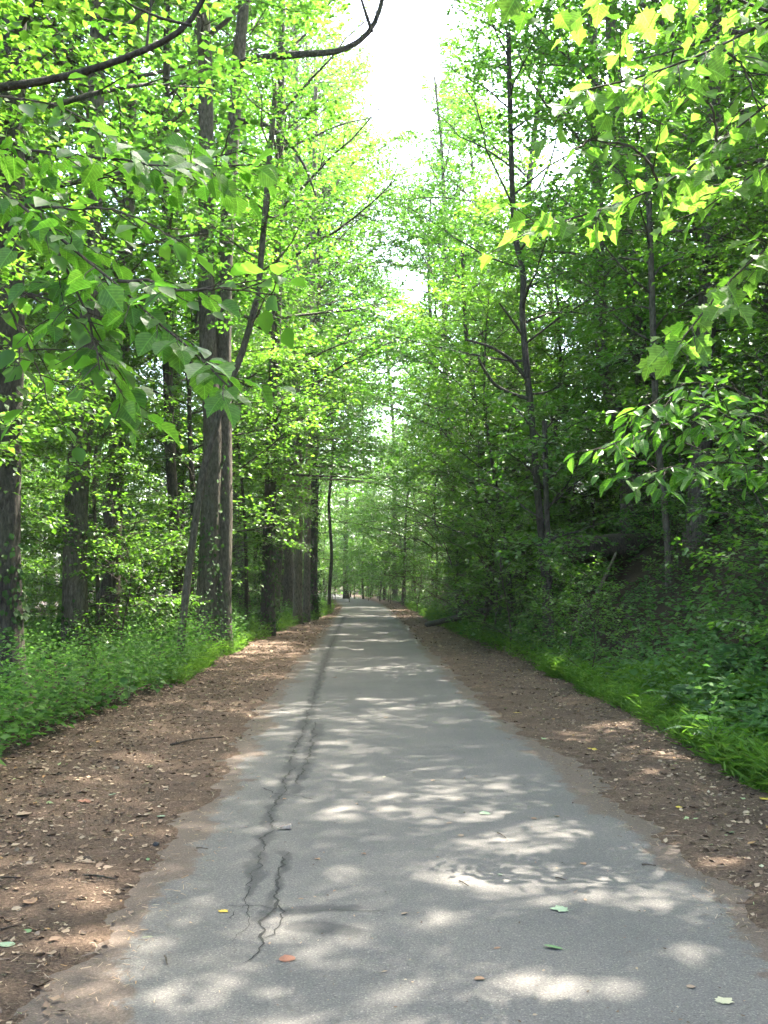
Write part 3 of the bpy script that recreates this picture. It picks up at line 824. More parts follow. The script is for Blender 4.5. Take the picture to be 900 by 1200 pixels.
und_l = scatter(44, -20, -4.0, 13, 72, 2.0, r_)
spread(PU, und_l, 'understory_tree', 'young leafy understory tree among the level woods', 'tree', 'understory trees in the level woods', .65, 1.15)
near_und = [(-6.2, 13.5), (-5.8, 10.5), (-3.4, 30), (-3.2, 36), (-7.5, 17)]
PH = []
for i in range(2):
    PH.append(make_proto('high', gen_tree(360 + i, straight(11, rg, .05, .5), .07, .02, c0=.30, nprim=32, plen=3.2, el=(0, 40), nsec=9, lsize=.105, spacing=.055, tri_twigs=4, flat=.34, sides=8, trunk_rings=24, flare=1.2), M_BARK_D, M_LEAF_B, T_DIAMOND))
spread(PH, near_und, 'understory_tree', 'slim understory tree with high leafy sprays just behind the weedy verge', 'tree', 'slim trees behind the weedy verge', .85, 1.05)
spread(PU, [(6.4, 12.5), (8.0, 19.5), (3.9, 27), (3.8, 32), (3.6, 38)], 'understory_tree', 'leafy understory tree at the foot of the bank', 'tree', 'understory trees at the foot of the bank', .6, .95)
spread(PT, [(6.8, 9.5), (8.0, 14), (6.2, 4.0), (6.4, 19.5), (-5.5, 31), (-5.0, 44)], 'canopy_tree', 'tall canopy tree leaning its crown over the trail', 'tree', 'canopy trees overhanging the trail', .85, 1.05)
und_r = scatter(42, 4.6, 17, 11, 70, 2.0, r_, log_view=2.3)
spread(PU, und_r, 'understory_tree', 'young leafy understory tree growing out of the bank', 'tree', 'understory trees on the bank', .7, 1.35)
und_e = [(-4.0, 66), (-6.5, 74), (-3.0, 80), (1.2, 76), (3.6, 70), (0.0, 86), (5.5, 74), (-8, 68), (4.2, 60), (-9, 86)]
spread(PU, und_e, 'understory_tree', 'leafy understory tree crowding the far bend', 'tree', 'understory trees at the bend', .8, 1.2)

shr_l = scatter(60, -15, -4.0, 12, 55, 1.2, r_)
spread(PS, shr_l, 'shrub', 'leafy green shrub on the level forest floor behind the weeds', 'shrub', 'shrubs on the level forest floor', .5, 1.1)
shr_r = scatter(110, 4.1, 13, 8.5, 55, .9, r_, log_view=1.0)
spread(PS, shr_r, 'shrub', 'leafy green shrub rooted on the shady bank', 'shrub', 'shrubs on the bank', .5, 1.45)
spread(PS, [(3.5, 17.5), (3.6, 19.5), (3.3, 15)], 'shrub', 'low bushy shrub below the rotting log at the bank foot', 'shrub', 'shrubs below the log', .55, .8)
spread(PS, [(3.3, 23), (3.3, 25.5), (3.2, 28), (3.0, 33)], 'shrub', 'tall bushy shrub crowding the foot of the bank', 'shrub', 'shrubs crowding the bank foot', 1.1, 1.6)
spread(PS, [(-10 + 1.15 * i + .5 * math.sin(i * 5.1), 90 + 5 * math.sin(i * 2.3)) for i in range(14)], 'shrub', 'tall dense shrub closing the end of the trail', 'shrub', 'shrubs closing the view', 1.5, 2.2, low=False)
spread(PU, [(2.5, 66), (2.9, 72), (1.6, 80), (0.6, 88), (-1.2, 97), (-4.2, 71), (-5.6, 78), (-7.4, 86), (4.6, 68), (3.9, 82)], 'understory_tree', 'dense low-branched tree walling the far bend', 'tree', 'trees walling the bend', .8, 1.3)
spread(PS, [(-15 + 1.5 * i, 104 + 6 * math.sin(i * 1.9)) for i in range(13)], 'shrub', 'big bush filling the gap under the trees past the bend', 'shrub', 'bushes past the bend', 2.0, 2.8, low=False)
shr_e = [(-5.5, 90), (-7.5, 92), (-3.4, 92), (-1.2, 90), (0.6, 92), (2.6, 88), (4.5, 84), (-9.5, 88), (-0.2, 98), (-4.4, 98), (2.2, 98), (3.6, 78), (1.8, 74), (-2.6, 70), (-1.0, 74), (0.4, 78), (2.4, 62), (2.9, 56), (2.6, 50), (-3.8, 62), (1.8, 68), (3.4, 66), (-4.6, 72), (-6, 78), (1.2, 84), (-2.5, 84)]
spread(PS, shr_e, 'shrub', 'bushy shrub beside the far end of the trail', 'shrub', 'shrubs at the far end', .9, 1.6)

# wood that shuts in the view far off on both sides
def forest_mass(name, label, pts, seed):
    rng = np.random.default_rng(seed)
    n = 22000
    i = rng.integers(0, len(pts), n); c = np.array(pts)[i]
    a = rng.normal(0, 1, (n, 3)); a = nrm(a) * rng.random(n)[:, None] ** .4
    P = c[:, :3] + a * c[:, 3:4] * np.array([1, 1, 1.5])
    P = P[P[:, 2] > height(P[:, 0], P[:, 1])]
    n = len(P)
    me = leaves_mesh(name, P, nrm(rng.normal(0, 1, (n, 3))), nrm(rng.normal(0, .5, (n, 3)) + [0, 0, 1]), rng.uniform(.3, .55, n), rng.random(n), T_DIAMOND, M_LEAF)
    return obj(name, me, label=label, cat='forest', kind='stuff')
rr_ = np.random.default_rng(5)
pl = [(rr_.uniform(-62, -30), rr_.uniform(5, 120), rr_.uniform(1, 15), rr_.uniform(3, 5)) for _ in range(60)]
forest_mass('distant_forest', 'distant mass of green leaves far beyond the level woods', pl, 1)
pr_ = []
for _ in range(60):
    x, y = rr_.uniform(24, 50), rr_.uniform(10, 120); pr_.append((x, y, gz(x, y) + rr_.uniform(0, 13), rr_.uniform(3, 5)))
forest_mass('distant_forest', 'distant mass of green leaves along the top of the bank', pr_, 2)
pe = [(rr_.uniform(-25, 25), rr_.uniform(112, 135), rr_.uniform(0, 12), rr_.uniform(3, 5)) for _ in range(40)]
forest_mass('distant_forest', 'distant mass of green leaves far past the bend', pe, 3)
print('uniq', N_UNIQ, 'trees done', round(time.time() - T0, 1))

# ------------------------------------------------------------------ near boughs with leaves one can count
def outline_leaf(name, half, mat, fold=.22, droop=.25, petiole=.3, mid=.42):
    h = np.array(half, float)
    left = h[1:-1][::-1] * np.array([-1, 1])
    ol = np.concatenate([h, left])
    def zz(p): return fold * abs(p[0]) - droop * max(p[1], 0) ** 2 * .6
    V = [(p[0], p[1], zz(p) + .012 * math.sin(9 * p[0] + 7 * p[1])) for p in ol] + [(0, mid, zz((0, mid)) - .015)]
    c = len(ol)
    Fs = [(c, i, (i + 1) % c) for i in range(c)]
    b = len(V)
    V += [(-.012, -petiole, .06 if droop > 0 else .01), (.012, -petiole, .06 if droop > 0 else .01), (.01, .03, 0.004), (-.01, .03, 0.004)]
    Fs.append((b, b + 1, b + 2, b + 3))
    me = bpy.data.meshes.new(name); me.from_pydata([tuple(v) for v in V], [], Fs); me.materials.append(mat); me.update()
    return me

H_ROUND = [(0, 0), (.16, -.07), (.34, .02), (.45, .22), (.50, .40), (.37, .50), (.36, .66), (.20, .74), (.10, .88), (0, 1)]
H_ROUND2 = [(0, 0), (.2, -.05), (.40, .10), (.47, .32), (.42, .52), (.30, .70), (.14, .86), (0, 1)]
H_MAPLE = [(0, .04), (.10, -.02), (.30, -.06), (.28, .10), (.50, .20), (.44, .32), (.47, .46), (.58, .58), (.36, .62), (.24, .66), (.20, .82), (0, 1.02)]
H_MAPLE2 = [(0, .02), (.18, -.04), (.36, .06), (.50, .02), (.44, .26), (.60, .46), (.36, .50), (.24, .62), (.20, .82), (0, 1)]
H_ELL = [(0, 0), (.12, .12), (.20, .32), (.22, .52), (.17, .74), (.07, .92), (0, 1)]
LM_L = [outline_leaf('leaf', H_ROUND, M_NEAR_L, droop=.2), outline_leaf('leaf', H_ROUND2, M_NEAR_L, droop=.4), outline_leaf('leaf', H_ROUND, M_NEAR_L, fold=.35, droop=.5)]
LM_R = [outline_leaf('leaf', H_MAPLE, M_NEAR_R, droop=.3), outline_leaf('leaf', H_MAPLE2, M_NEAR_R, droop=.45), outline_leaf('leaf', H_MAPLE, M_NEAR_R, fold=.38, droop=.6)]
LM_E = [outline_leaf('leaf', H_ELL, M_NEAR_L, droop=.5, petiole=.12), outline_leaf('leaf', H_ELL, M_NEAR_L, fold=.4, droop=.3, petiole=.12)]

def add_leaf(parent, me, p, d, n, s):
    d = nrm(d); S = nrm(np.cross(d, n)); U = np.cross(S, d)
    M = Matrix(((S[0], d[0], U[0], 0), (S[1], d[1], U[1], 0), (S[2], d[2], U[2], 0), (0, 0, 0, 1)))
    o = bpy.data.objects.new('leaf', me); col.objects.link(o)
    o.parent = parent; o.location = p; o.rotation_euler = M.to_euler(); o.scale = (s, s, s)
    return o

def bough_tree(name, label, base, trunk_pts, tr_r, mains, leafs, lsz, seed, maxleaf=300, tw_gap=.13, tw_len=(.22, .5), lf_gap=.075, wmain=(.010, .003), droop=-.25, bark=None):
    """a tree standing beside the picture whose boughs hang into it; every near leaf is its own object"""
    rng = np.random.default_rng(seed)
    bark = bark or M_TWIG
    root = bpy.data.objects.new(name, None); col.objects.link(root); root.location = base
    root['label'] = label; root['category'] = 'tree'
    base = np.array(base)
    T = Tubes(); tp = smooth_path(trunk_pts, 30); fz = np.linspace(0, 1, 30)
    T.add(tp, tr_r * (1 - .6 * fz) * (1 + .4 * np.exp(-(tp[:, 2] - tp[0, 2]) / .3)), 14, .08, seed)
    obj('trunk', T.mesh('trunk', M_BARK_D), root)
    cnt = 0; rest = []; k_extra = 0
    for pts in mains:
        w = smooth_path([np.array(q) - base for q in pts], 22)
        w = w + np.cumsum(rng.normal(0, .006, w.shape), 0)
        L = np.linalg.norm(np.diff(w, axis=0), axis=1).sum()
        B = Tubes(); B.add(w, np.linspace(wmain[0], wmain[1], 22) * (.7 + .15 * L), 6)
        tw = []
        k = int(L / tw_gap)
        for i in range(k):
            f_ = (i + .6 * rng.random() + .2) / k
            p = path_z(w, f_); d = nrm(path_z(w, min(1, f_ + .06)) - path_z(w, max(0, f_ - .06)))
            hz = nrm(np.cross(d, [0, 0, 1.0])) * (1 if i % 2 else -1)
            dd_ = nrm(d * rng.uniform(.4, .9) + hz * rng.uniform(.5, 1) + np.array([0, 0, rng.normal(-.05, .3)]))
            tl_ = rng.uniform(*tw_len) * (1.1 - .5 * f_)
            q = limb(p, dd_, tl_, 5, rng, droop, .25)
            B.add(q, np.linspace(.0035, .0015, 6), 4, cap=False); tw.append(q)
        tw.append(w[-6:])
        bo = obj('branch', B.mesh('branch', bark), root)
        for q in tw:
            l_ = np.linalg.norm(np.diff(q, axis=0), axis=1).sum()
            m = max(2, int(l_ / lf_gap))
            for j in range(m):
                f_ = (j + .5 + rng.random() * .5) / m
                p = path_z(q, f_); d = nrm(q[-1] - q[0]); hz = nrm(np.cross(d, [0, 0, 1.0])) * (1 if j % 2 else -1)
                ld = nrm(d * rng.uniform(.3, 1) + hz * rng.uniform(.3, 1.0) + np.array([0, 0, -.35]) + rng.normal(0, .25, 3))
                nn = nrm(np.array([0, -.15, 1.0]) + rng.normal(0, .42, 3))
                s_ = lsz * rng.uniform(.65, 1.2)
                P = p + ld * s_ * .3
                W = P + base
                if np.hypot(W[0], W[1]) < 2.6: continue
                hit = False
                for rp, r, kp in zip(RP[:24], RR[:24], RK[:24]):
                    dv = W - rp; t = dv @ SUN
                    if t > .2 and (dv @ dv - t * t) < r * r: hit = True; break
                if hit: continue
                q_ = _R.T @ (W - np.array([0, 0, CAM_H])); u_, v_ = 450 + q_[0] / q_[1] * F, 600 - q_[2] / q_[1] * F
                if q_[1] > 0 and -25 < u_ < 925 and -25 < v_ < 1225:
                    if cnt >= maxleaf:
                        if k_extra % 2 == 0: rest.append((P, ld, nn, s_))
                        k_extra += 1; continue
                    add_leaf(bo, leafs[int(rng.integers(len(leafs)))], P, ld, nn, s_); cnt += 1
                else:
                    rest.append((P, ld, nn, s_))
    if rest:
        R0, R1, R2, R3 = [np.array(v) for v in zip(*rest)]
        obj('crown', leaves_mesh('crown', R0, R1, R2, R3, rng.random(len(R0)), T_OVATE, leafs[0].materials[0]), root, kind='stuff')
    print(name, 'leaves', cnt, len(rest))
    return root

def pxl(pts, y0, y1):
    n = len(pts)
    return [pix(px, py, y0 + (y1 - y0) * i / (n - 1)) for i, (px, py) in enumerate(pts)]

lb = np.array([-3.7, 5.0, gz(-3.7, 5.0)])
tpL = [np.array([0, 0, -.3]), np.array([.05, 0, 1.5]), np.array([.3, -.05, 3.2]), np.array([.35, 0, 5.5]), np.array([.2, .2, 8])]
jL = lb + np.array([.3, -.05, 3.0])
L_MAINS = [
    [jL] + pxl([(-90, 165), (0, 215), (60, 265), (140, 330), (200, 380), (275, 452)], 5.0, 4.1),
    pxl([(58, 264), (85, 330), (110, 400), (162, 492)], 4.8, 4.6),
    [jL + np.array([0, 0, .3])] + pxl([(-80, 165), (60, 180), (130, 190), (230, 202), (300, 192)], 5.1, 4.6),
    pxl([(140, 330), (200, 345), (260, 352), (320, 360)], 4.5, 4.2),
    [jL + np.array([0, 0, .1])] + pxl([(-90, 300), (-10, 330), (60, 350), (110, 385), (120, 430)], 5.2, 4.4),
    [jL + np.array([0, 0, .4])] + pxl([(-90, 80), (-10, 100), (70, 110), (150, 140)], 5.4, 5.0),
    pxl([(30, 240), (80, 245), (150, 250), (215, 285)], 4.9, 4.5),
    pxl([(0, 335), (30, 400), (45, 440), (60, 480)], 5.0, 4.8),
]
bough_tree('overhanging_tree', 'small tree whose low boughs of broad rounded leaves hang over the weedy verge', lb, tpL, .11, L_MAINS, LM_L, .105, 401, tw_gap=.08, lf_gap=.055)

rb_ = np.array([4.3, 5.6, gz(4.3, 5.6)])
tpR = [np.array([0, 0, -.3]), np.array([-.1, 0, 1.5]), np.array([-.2, -.1, 3.2]), np.array([-.1, 0, 5.5]), np.array([.1, .2, 8])]
jR = rb_ + np.array([-.18, -.05, 2.6])
R_MAINS = [
    [jR] + pxl([(990, 50), (900, 117), (840, 170), (775, 220), (720, 250), (670, 272), (610, 284)], 5.0, 4.4),
    [jR + np.array([0, 0, .5])] + pxl([(990, -30), (900, 20), (840, 50), (790, 75), (730, 95), (665, 105)], 4.9, 4.4),
    [jR + np.array([0, 0, -.3])] + pxl([(990, 230), (900, 290), (860, 330), (820, 370), (800, 415)], 5.2, 4.9),
    [jR] + pxl([(990, 140), (920, 185), (860, 225), (810, 265)], 5.3, 5.0),
    pxl([(905, 15), (820, -15), (740, -20), (680, -5), (600, 0)], 4.9, 4.6),
    pxl([(775, 220), (745, 180), (700, 165), (668, 175)], 4.7, 4.5),
    pxl([(840, 170), (830, 120), (800, 110), (780, 130)], 4.8, 4.7),
    pxl([(840, 50), (870, 90), (890, 150)], 4.7, 4.6),
]
bough_tree('maple_tree', 'young maple whose sunlit yellow-green boughs of pointed lobed leaves reach over the trail', rb_, tpR, .10, R_MAINS, LM_R, .105, 402, tw_gap=.085, tw_len=(.22, .5), lf_gap=.07)

eb = np.array([4.5, 7.6, gz(4.5, 7.6)])
tpE = [np.array([0, 0, -.2]), np.array([-.1, 0, .5]), np.array([-.35, -.2, 1.0]), np.array([-.6, -.4, 1.5])]
jE = eb + np.array([-.35, -.2, 1.0])
E_MAINS = [
    [jE] + pxl([(930, 545), (880, 505), (820, 485), (760, 492), (695, 520)], 7.2, 6.6),
    pxl([(880, 505), (820, 470), (770, 462), (730, 478)], 7.0, 6.8),
    [jE] + pxl([(925, 560), (870, 540), (800, 545), (735, 562)], 7.2, 6.5),
    [jE] + pxl([(930, 530), (900, 475), (850, 452), (800, 455)], 7.3, 7.0),
    pxl([(925, 520), (895, 500), (880, 460), (890, 440)], 7.2, 7.0),
]
bough_tree('sapling', 'spreading sapling with pointed oval leaves and a pale glossy sheen, leaning off the bank', eb, tpE, .03, E_MAINS, LM_E, .125, 403, tw_gap=.075, tw_len=(.25, .5), lf_gap=.055, wmain=(.008, .003))
# a bare dark limb arching high over the verge
tq = Tubes()
hb = np.array([-5.2, 8.5, gz(-5.2, 8.5)])
px_tube(tq, [(-60, 110), (60, 95), (128, 76), (160, 62), (200, 48), (225, 30), (240, 5), (246, -25)], 8.6, 8.2, 12, 6, hb)
px_tube(tq, [(172, 56), (174, 30), (178, -10)], 8.4, 8.4, 4, 2, hb)
px_tube(tq, [(225, 30), (190, 22), (150, 5), (130, -20)], 8.2, 8.0, 4, 2, hb)
gH = make_proto('h', gen_tree(420, [np.array(v, float) for v in [(0, 0, 0), (.1, 0, 2), (.0, .1, 4), (.1, 0, 6), (.2, .1, 9), (.2, .1, 13)]], .12, .03, c0=.36, nprim=26, plen=3.2, el=(0, 40), lsize=.105, spacing=.06, tri_twigs=4, flat=.36), M_BARK_D, M_LEAF_B, T_DIAMOND)
oh = place(gH, 'overhanging_tree', hb, label='dark leafy tree with a bare arching limb above the weedy verge', seed=5)
obj('branch', tq.mesh('branch', M_BARK_D), oh)
gJ = make_proto('h', gen_tree(421, straight(9, np.random.default_rng(3), .06, .4), .08, .02, c0=.3, nprim=26, plen=2.6, el=(0, 40), lsize=.105, spacing=.06, tri_twigs=4, flat=.36), M_BARK_D, M_LEAF_B, T_DIAMOND)
place(gJ, 'overhanging_tree', (6.0, 9.2, gz(6.0, 9.2)), label='leafy tree standing behind the sunlit maple boughs on the bank', seed=6)
# arching side branches of the crooked tree on the bank
tc_ = Tubes(); cb = np.array([pix(640, 690, 21)[0], 21, 0])
cb[2] = gz(cb[0], 21)
px_tube(tc_, [(622, 468), (600, 462), (580, 452), (566, 432), (560, 418)], 21, 20.7, 5, 3, cb)
px_tube(tc_, [(618, 445), (598, 420), (575, 406), (545, 398)], 21, 20.6, 5, 2.5, cb)
px_tube(tc_, [(614, 395), (600, 375), (585, 355)], 21, 20.8, 4, 2, cb)
for o_ in bpy.data.objects:
    if o_.get('label', '').startswith('dark crooked slim'):
        obj('branch', tc_.mesh('branch', M_BARK_D), o_)

# ------------------------------------------------------------------ fallen log on the bank
lg = Tubes()
a_ = pix(668, 645, 22.0); b_ = np.array([7.3, 24.2, 2.5])
axis = smooth_path([a_, a_ * .5 + b_ * .5 + [0, 0, -.03], b_], 26)
lg.add(axis - a_, np.linspace(.30, .27, 26), 18, .16, 77)
log = obj('fallen_log', lg.mesh('fallen_log', M_ROT), loc=a_, label='dark rotting log with a sawn end jutting out of the bank', cat='log')
pg_ = Tubes(); p0 = pix(664, 690, 20.8); p1 = pix(722, 648, 22.0); p0[2] = gz(p0[0], p0[1]) + .06
pg_.add(smooth_path([p0 * 0, (p1 - p0) * .5 + [.05, 0, -.12], p1 - p0], 12), np.linspace(.055, .03, 12), 8, .35, 78)
obj('fallen_branch', pg_.mesh('fallen_branch', M_BARK_P), loc=p0, label='pale dead branch propped against the rotting log', cat='branch')
pg2 = Tubes(); q0 = pix(500, 697, 34); q1 = pix(600, 668, 30); q0[2] = gz(q0[0], q0[1]) + .1; q1[2] = gz(q1[0], q1[1]) + .25
pg2.add(smooth_path([q0 * 0, (q1 - q0) * .5, q1 - q0], 14), np.linspace(.09, .14, 14), 8, .2, 79)
obj('fallen_log', pg2.mesh('fallen_log', M_BARK_D), loc=q0, label='long thin fallen trunk lying along the foot of the bank near the bend', cat='log')

# ------------------------------------------------------------------ undergrowth
def herbs(x, y, rng, hmin, hmax, nl, lsize, spread_=.10):
    """leaf arrays for herbs rooted at x, y"""
    n = len(x)
    hgt = rng.uniform(hmin, hmax, n) * (.6 + .8 * vnoise(x * .9, y * .9, 91))
    idx = np.repeat(np.arange(n), nl)
    m = len(idx)
    lvl = np.tile(np.arange(nl), n) / (nl - 1)
    az = np.tile(np.arange(nl) * 2.4, n) + np.repeat(rng.random(n) * 6.28, nl) + rng.normal(0, .3, m)
    lean = np.stack([rng.normal(0, .18, n), rng.normal(0, .18, n)], 1)
    zz = (.18 + .82 * lvl) * hgt[idx]
    base = np.stack([x, y, height(x, y)], 1)
    P = base[idx] + np.stack([lean[idx, 0] * zz, lean[idx, 1] * zz, zz], 1) + rng.normal(0, .015, (m, 3))
    D = np.stack([np.cos(az), np.sin(az), rng.normal(.05, .3, m)], 1)
    P = P + nrm(D) * spread_ * (rng.random(m)[:, None] * .5)
    NN = nrm(np.array([0, 0, 1.0]) + rng.normal(0, .35, (m, 3)))
    s = lsize * rng.uniform(.6, 1.25, m) * (1.1 - .45 * lvl)
    return P, D, NN, s, rng.random(m)

def veg_pts(n, side, y0, y1, wmax, rng, p=1.6, ypow=1.7):
    y = y0 + (y1 - y0) * rng.random(n) ** ypow
    w = wmax * rng.random(n) ** p
    x = (veg_l(y) - w) if side < 0 else (veg_r(y) + w)
    return x, y

rh = np.random.default_rng(61)
parts = []
xx, yy = veg_pts(5200, -1, 5.5, 30, 9, rh, 1.3)
undergrowth = obj('undergrowth', leaves_mesh('undergrowth', *herbs(xx, yy, rh, .32, .95, 14, .085), T_DIAMOND, M_HERB), kind='stuff', label='waist-low tangle of leafy weeds along the level side of the trail', cat='weeds')
xx, yy = veg_pts(3800, -1, 28, 110, 16, rh, 1.1, 1.3)
obj('undergrowth', leaves_mesh('undergrowth', *herbs(xx, yy, rh, .25, .7, 9, .14), T_DIAMOND, M_HERB), kind='stuff', label='leafy weeds carpeting the level woods farther along the trail', cat='weeds')
xx, yy = veg_pts(5200, 1, 6.0, 30, 7, rh, 1.0)
sel = ~((xx > 3.7) & (xx < 6.2) & (yy > 15.5) & (yy < 22.5) & (rh.random(len(xx)) < .75)); xx, yy = xx[sel], yy[sel]
obj('undergrowth', leaves_mesh('undergrowth', *herbs(xx + .15, yy, rh, .25, .75, 12, .11), T_DIAMOND, M_HERB_R), kind='stuff', label='dark shaded weeds and creepers covering the steep bank', cat='weeds')
xx, yy = veg_pts(3600, 1, 28, 110, 12, rh, 1.0, 1.3)
obj('undergrowth', leaves_mesh('undergrowth', *herbs(xx, yy, rh, .25, .7, 9, .14), T_DIAMOND, M_HERB_R), kind='stuff', label='leafy weeds covering the bank farther along the trail', cat='weeds')

# individual weeds along the edge of the plants
def weed_mesh(seed, nl, hgt, ls, mat):
    rng = np.random.default_rng(seed)
    lv = np.linspace(.12, 1, nl); az = np.arange(nl) * 2.4 + rng.normal(0, .3, nl)
    z = lv * hgt
    P = np.stack([np.cos(az) * .012, np.sin(az) * .012, z], 1)
    D = np.stack([np.cos(az), np.sin(az), rng.normal(.1, .25, nl)], 1)
    return leaves_mesh('leaves', P, D, nrm(np.array([0, 0, 1.0]) + rng.normal(0, .25, (nl, 3))), ls * rng.uniform(.8, 1.2, nl) * (1.15 - .5 * lv), rng.random(nl), T_OVATE, mat)
def stem_mesh(hgt, seed):
    t = Tubes(); rng = np.random.default_rng(seed)
    t.add(limb([0, 0, -.04], [0, 0, 1], hgt + .04, 5, rng, 0, .08), np.linspace(.005, .002, 6), 5)
    return t.mesh('stem', M_STEM)
M_STEM = simple_mat('green_stem', (.05, .09, .025), (.09, .13, .04))
WEED = []
for i in range(6):
    h_ = [.5, .7, .6, .8, .45, .65][i]
    WEED.append((stem_mesh(h_, i), weed_mesh(500 + i, [14, 20, 16, 22, 12, 18][i], h_, [.11, .10, .13, .10, .12, .09][i], M_HERB if i % 2 else M_HERB_R)))
def weed(i, x, y, s, label, group):
    o = bpy.data.objects.new('leafy_weed', None); col.objects.link(o)
    o.location = (x, y, gz(x, y)); o.rotation_euler = (rh.normal(0, .12), rh.normal(0, .12), rh.uniform(0, 6.28)); o.scale = (s,) * 3
    o['label'] = label; o['category'] = 'weed'; o['group'] = group
    obj('stem', WEED[i][0], o); obj('leaves', WEED[i][1], o)
for i in range(70):
    y = 7.0 + 20 * rh.random() ** 1.4
    weed(i % 6, float(veg_l(y)) - rh.uniform(-.05, .9), y, rh.uniform(.7, 1.25), 'leafy green weed at the front of the level verge', 'weeds fronting the level verge')
for i in range(70):
    y = 7.5 + 20 * rh.random() ** 1.4
    weed(i % 6, float(veg_r(y)) + rh.uniform(.35, 1.9), y, rh.uniform(.6, 1.15), 'leafy green weed at the foot of the bank', 'weeds at the foot of the bank')
g_ = gpix(148, 836)
weed(2, g_[0] - .05, g_[1], .55, 'low broad-leaved weed standing out on the bare leaf litter', 'weed on the litter')

# grass
def grass(name, label, x, y, rng, h0, h1, tm, mat, nl=1, jit=.03):
    n = len(x)
    az = rng.random(n) * 6.28
    base = np.stack([x, y, height(x, y) - .01], 1)
    D = np.stack([np.cos(az) * .55, np.sin(az) * .55, np.ones(n)], 1) + rng.normal(0, .2, (n, 3))
    s = rng.uniform(h0, h1, n) * (.6 + .7 * vnoise(x * 2, y * 2, 95))
    P = base
    if nl > 1:                                   # leafy stems: narrow blades at several heights
        idx = np.repeat(np.arange(n), nl); m = len(idx)
        f_ = np.tile(np.linspace(.0, .95, nl), n)
        P = base[idx] + nrm(D)[idx] * (s[idx] * f_)[:, None]
        a2 = rng.random(m) * 6.28
        D = np.stack([np.cos(a2), np.sin(a2), rng.uniform(.2, 1.0, m)], 1); s = s[idx] * rng.uniform(.3, .55, m)
        n = m
    NN = nrm(np.stack([-D[:, 0] * .2, -D[:, 1] * .2, np.ones(n)], 1) + rng.normal(0, .5, (n, 3)))
    return obj(name, leaves_mesh(name, P, D, NN, s, rng.random(n), tm, mat), kind='stuff', label=label, cat='grass')
n = 13000
y = 7.4 + 9.5 * rh.random(n) ** 1.1
wid = .95 * sstep(17.2, 13, y) * (.55 + .45 * sstep(7, 10, y))
x = veg_r(y) + .02 + wid * rh.random(n) ** .9 - .1 * rh.random(n)
grass('grass', 'bright green fine grass clump between the dirt verge and the bank', x, y, rh, .14, .30, T_THIN, M_GRASS, 4)
n = 5000
y = 15.5 + 11 * rh.random(n); x = veg_l(y) + .12 - .75 * rh.random(n) ** 1.2
grass('grass', 'bright green grass fringe in front of the leaning stem and twin-stemmed tree', x, y, rh, .12, .28, T_THIN, M_GRASS, 3)
n = 6000
y = 27 + 33 * rh.random(n) ** 1.2; x = veg_l(y) + .25 - 1.3 * rh.random(n)
grass('grass', 'sunny grass strip running along the level side toward the bend', x, y, rh, .15, .36, T_THIN, M_GRASS, 3)
n = 5000
y = 17 + 45 * rh.random(n) ** 1.2; x = veg_r(y) - .05 + .9 * rh.random(n)
grass('grass', 'low grass along the foot of the bank toward the bend', x, y, rh, .14, .34, T_THIN, M_GRASS, 3)

# ferns
def frond_mesh(seed, L):
    rng = np.random.default_rng(seed)
    k = 20
    t = np.linspace(.08, 1, k)
    X = L * (t * .95); Z = L * (.75 * t - .72 * t * t)
    P = []; D = []; s = []
    for sg in (-1, 1):
        for i in range(k):
            P.append((X[i], 0, Z[i])); D.append((.35, sg, .12 - .25 * t[i])); s.append(L * .30 * math.sin(math.pi * min(1, .22 + .8 * t[i])) + .015)
    P = np.array(P); D = np.array(D); s = np.array(s)
    tmp = (np.array([(0, 0, 0), (-.14, .12, .02), (-.10, .6, .02), (0, 1, -.1), (.10, .6, .02), (.14, .12, .02)]), T_LANCE[1])
    return leaves_mesh('frond', P, D, np.tile([0.1, 0, 1.0], (2 * k, 1)) + rng.normal(0, .1, (2 * k, 3)), s, rng.random(2 * k), tmp, M_FERN)
FR = [frond_mesh(600 + i, L) for i, L in enumerate([.55, .65, .75])]
ST = []
for L in (.55, .65, .75):
    t = Tubes(); tt_ = np.linspace(0, .98, 8)
    t.add(np.stack([L * tt_ * .95, 0 * tt_, L * (.75 * tt_ - .72 * tt_ ** 2)], 1), np.linspace(.005, .0015, 8), 4); ST.append(t.mesh('rachis', M_STEM))
ferns = [(pix(850, 790, 9.6), 'fern with arching fronds nearest the bright grass clump'), (pix(880, 750, 10.2), 'fern rooted above the grass clump fern on the bank'),
         (pix(820, 770, 11.0), 'fern spreading in front of the bare dark soil'), (pix(895, 800, 8.9), 'fern beside the pale broad weed leaves at the bank foot'),
         (pix(740, 740, 14), 'small fern on the shaded bank below the sapling trunk'), (pix(870, 700, 11.5), 'fern high on the steep bank under the spreading sapling')]
for p, lab in ferns:
    o = bpy.data.objects.new('fern', None); col.objects.link(o)
    o.location = (p[0], p[1], gz(p[0], p[1])); o['label'] = lab; o['category'] = 'fern'
    for i in range(9):
        k = i % 3
        f_ = obj('frond', FR[k], o); f_.rotation_euler = (rh.normal(0, .15), rh.uniform(-.5, .1), i * .7 + rh.normal(0, .2)); f_.scale = (rh.uniform(.8, 1.2),) * 3
        obj('rachis', ST[k], f_)

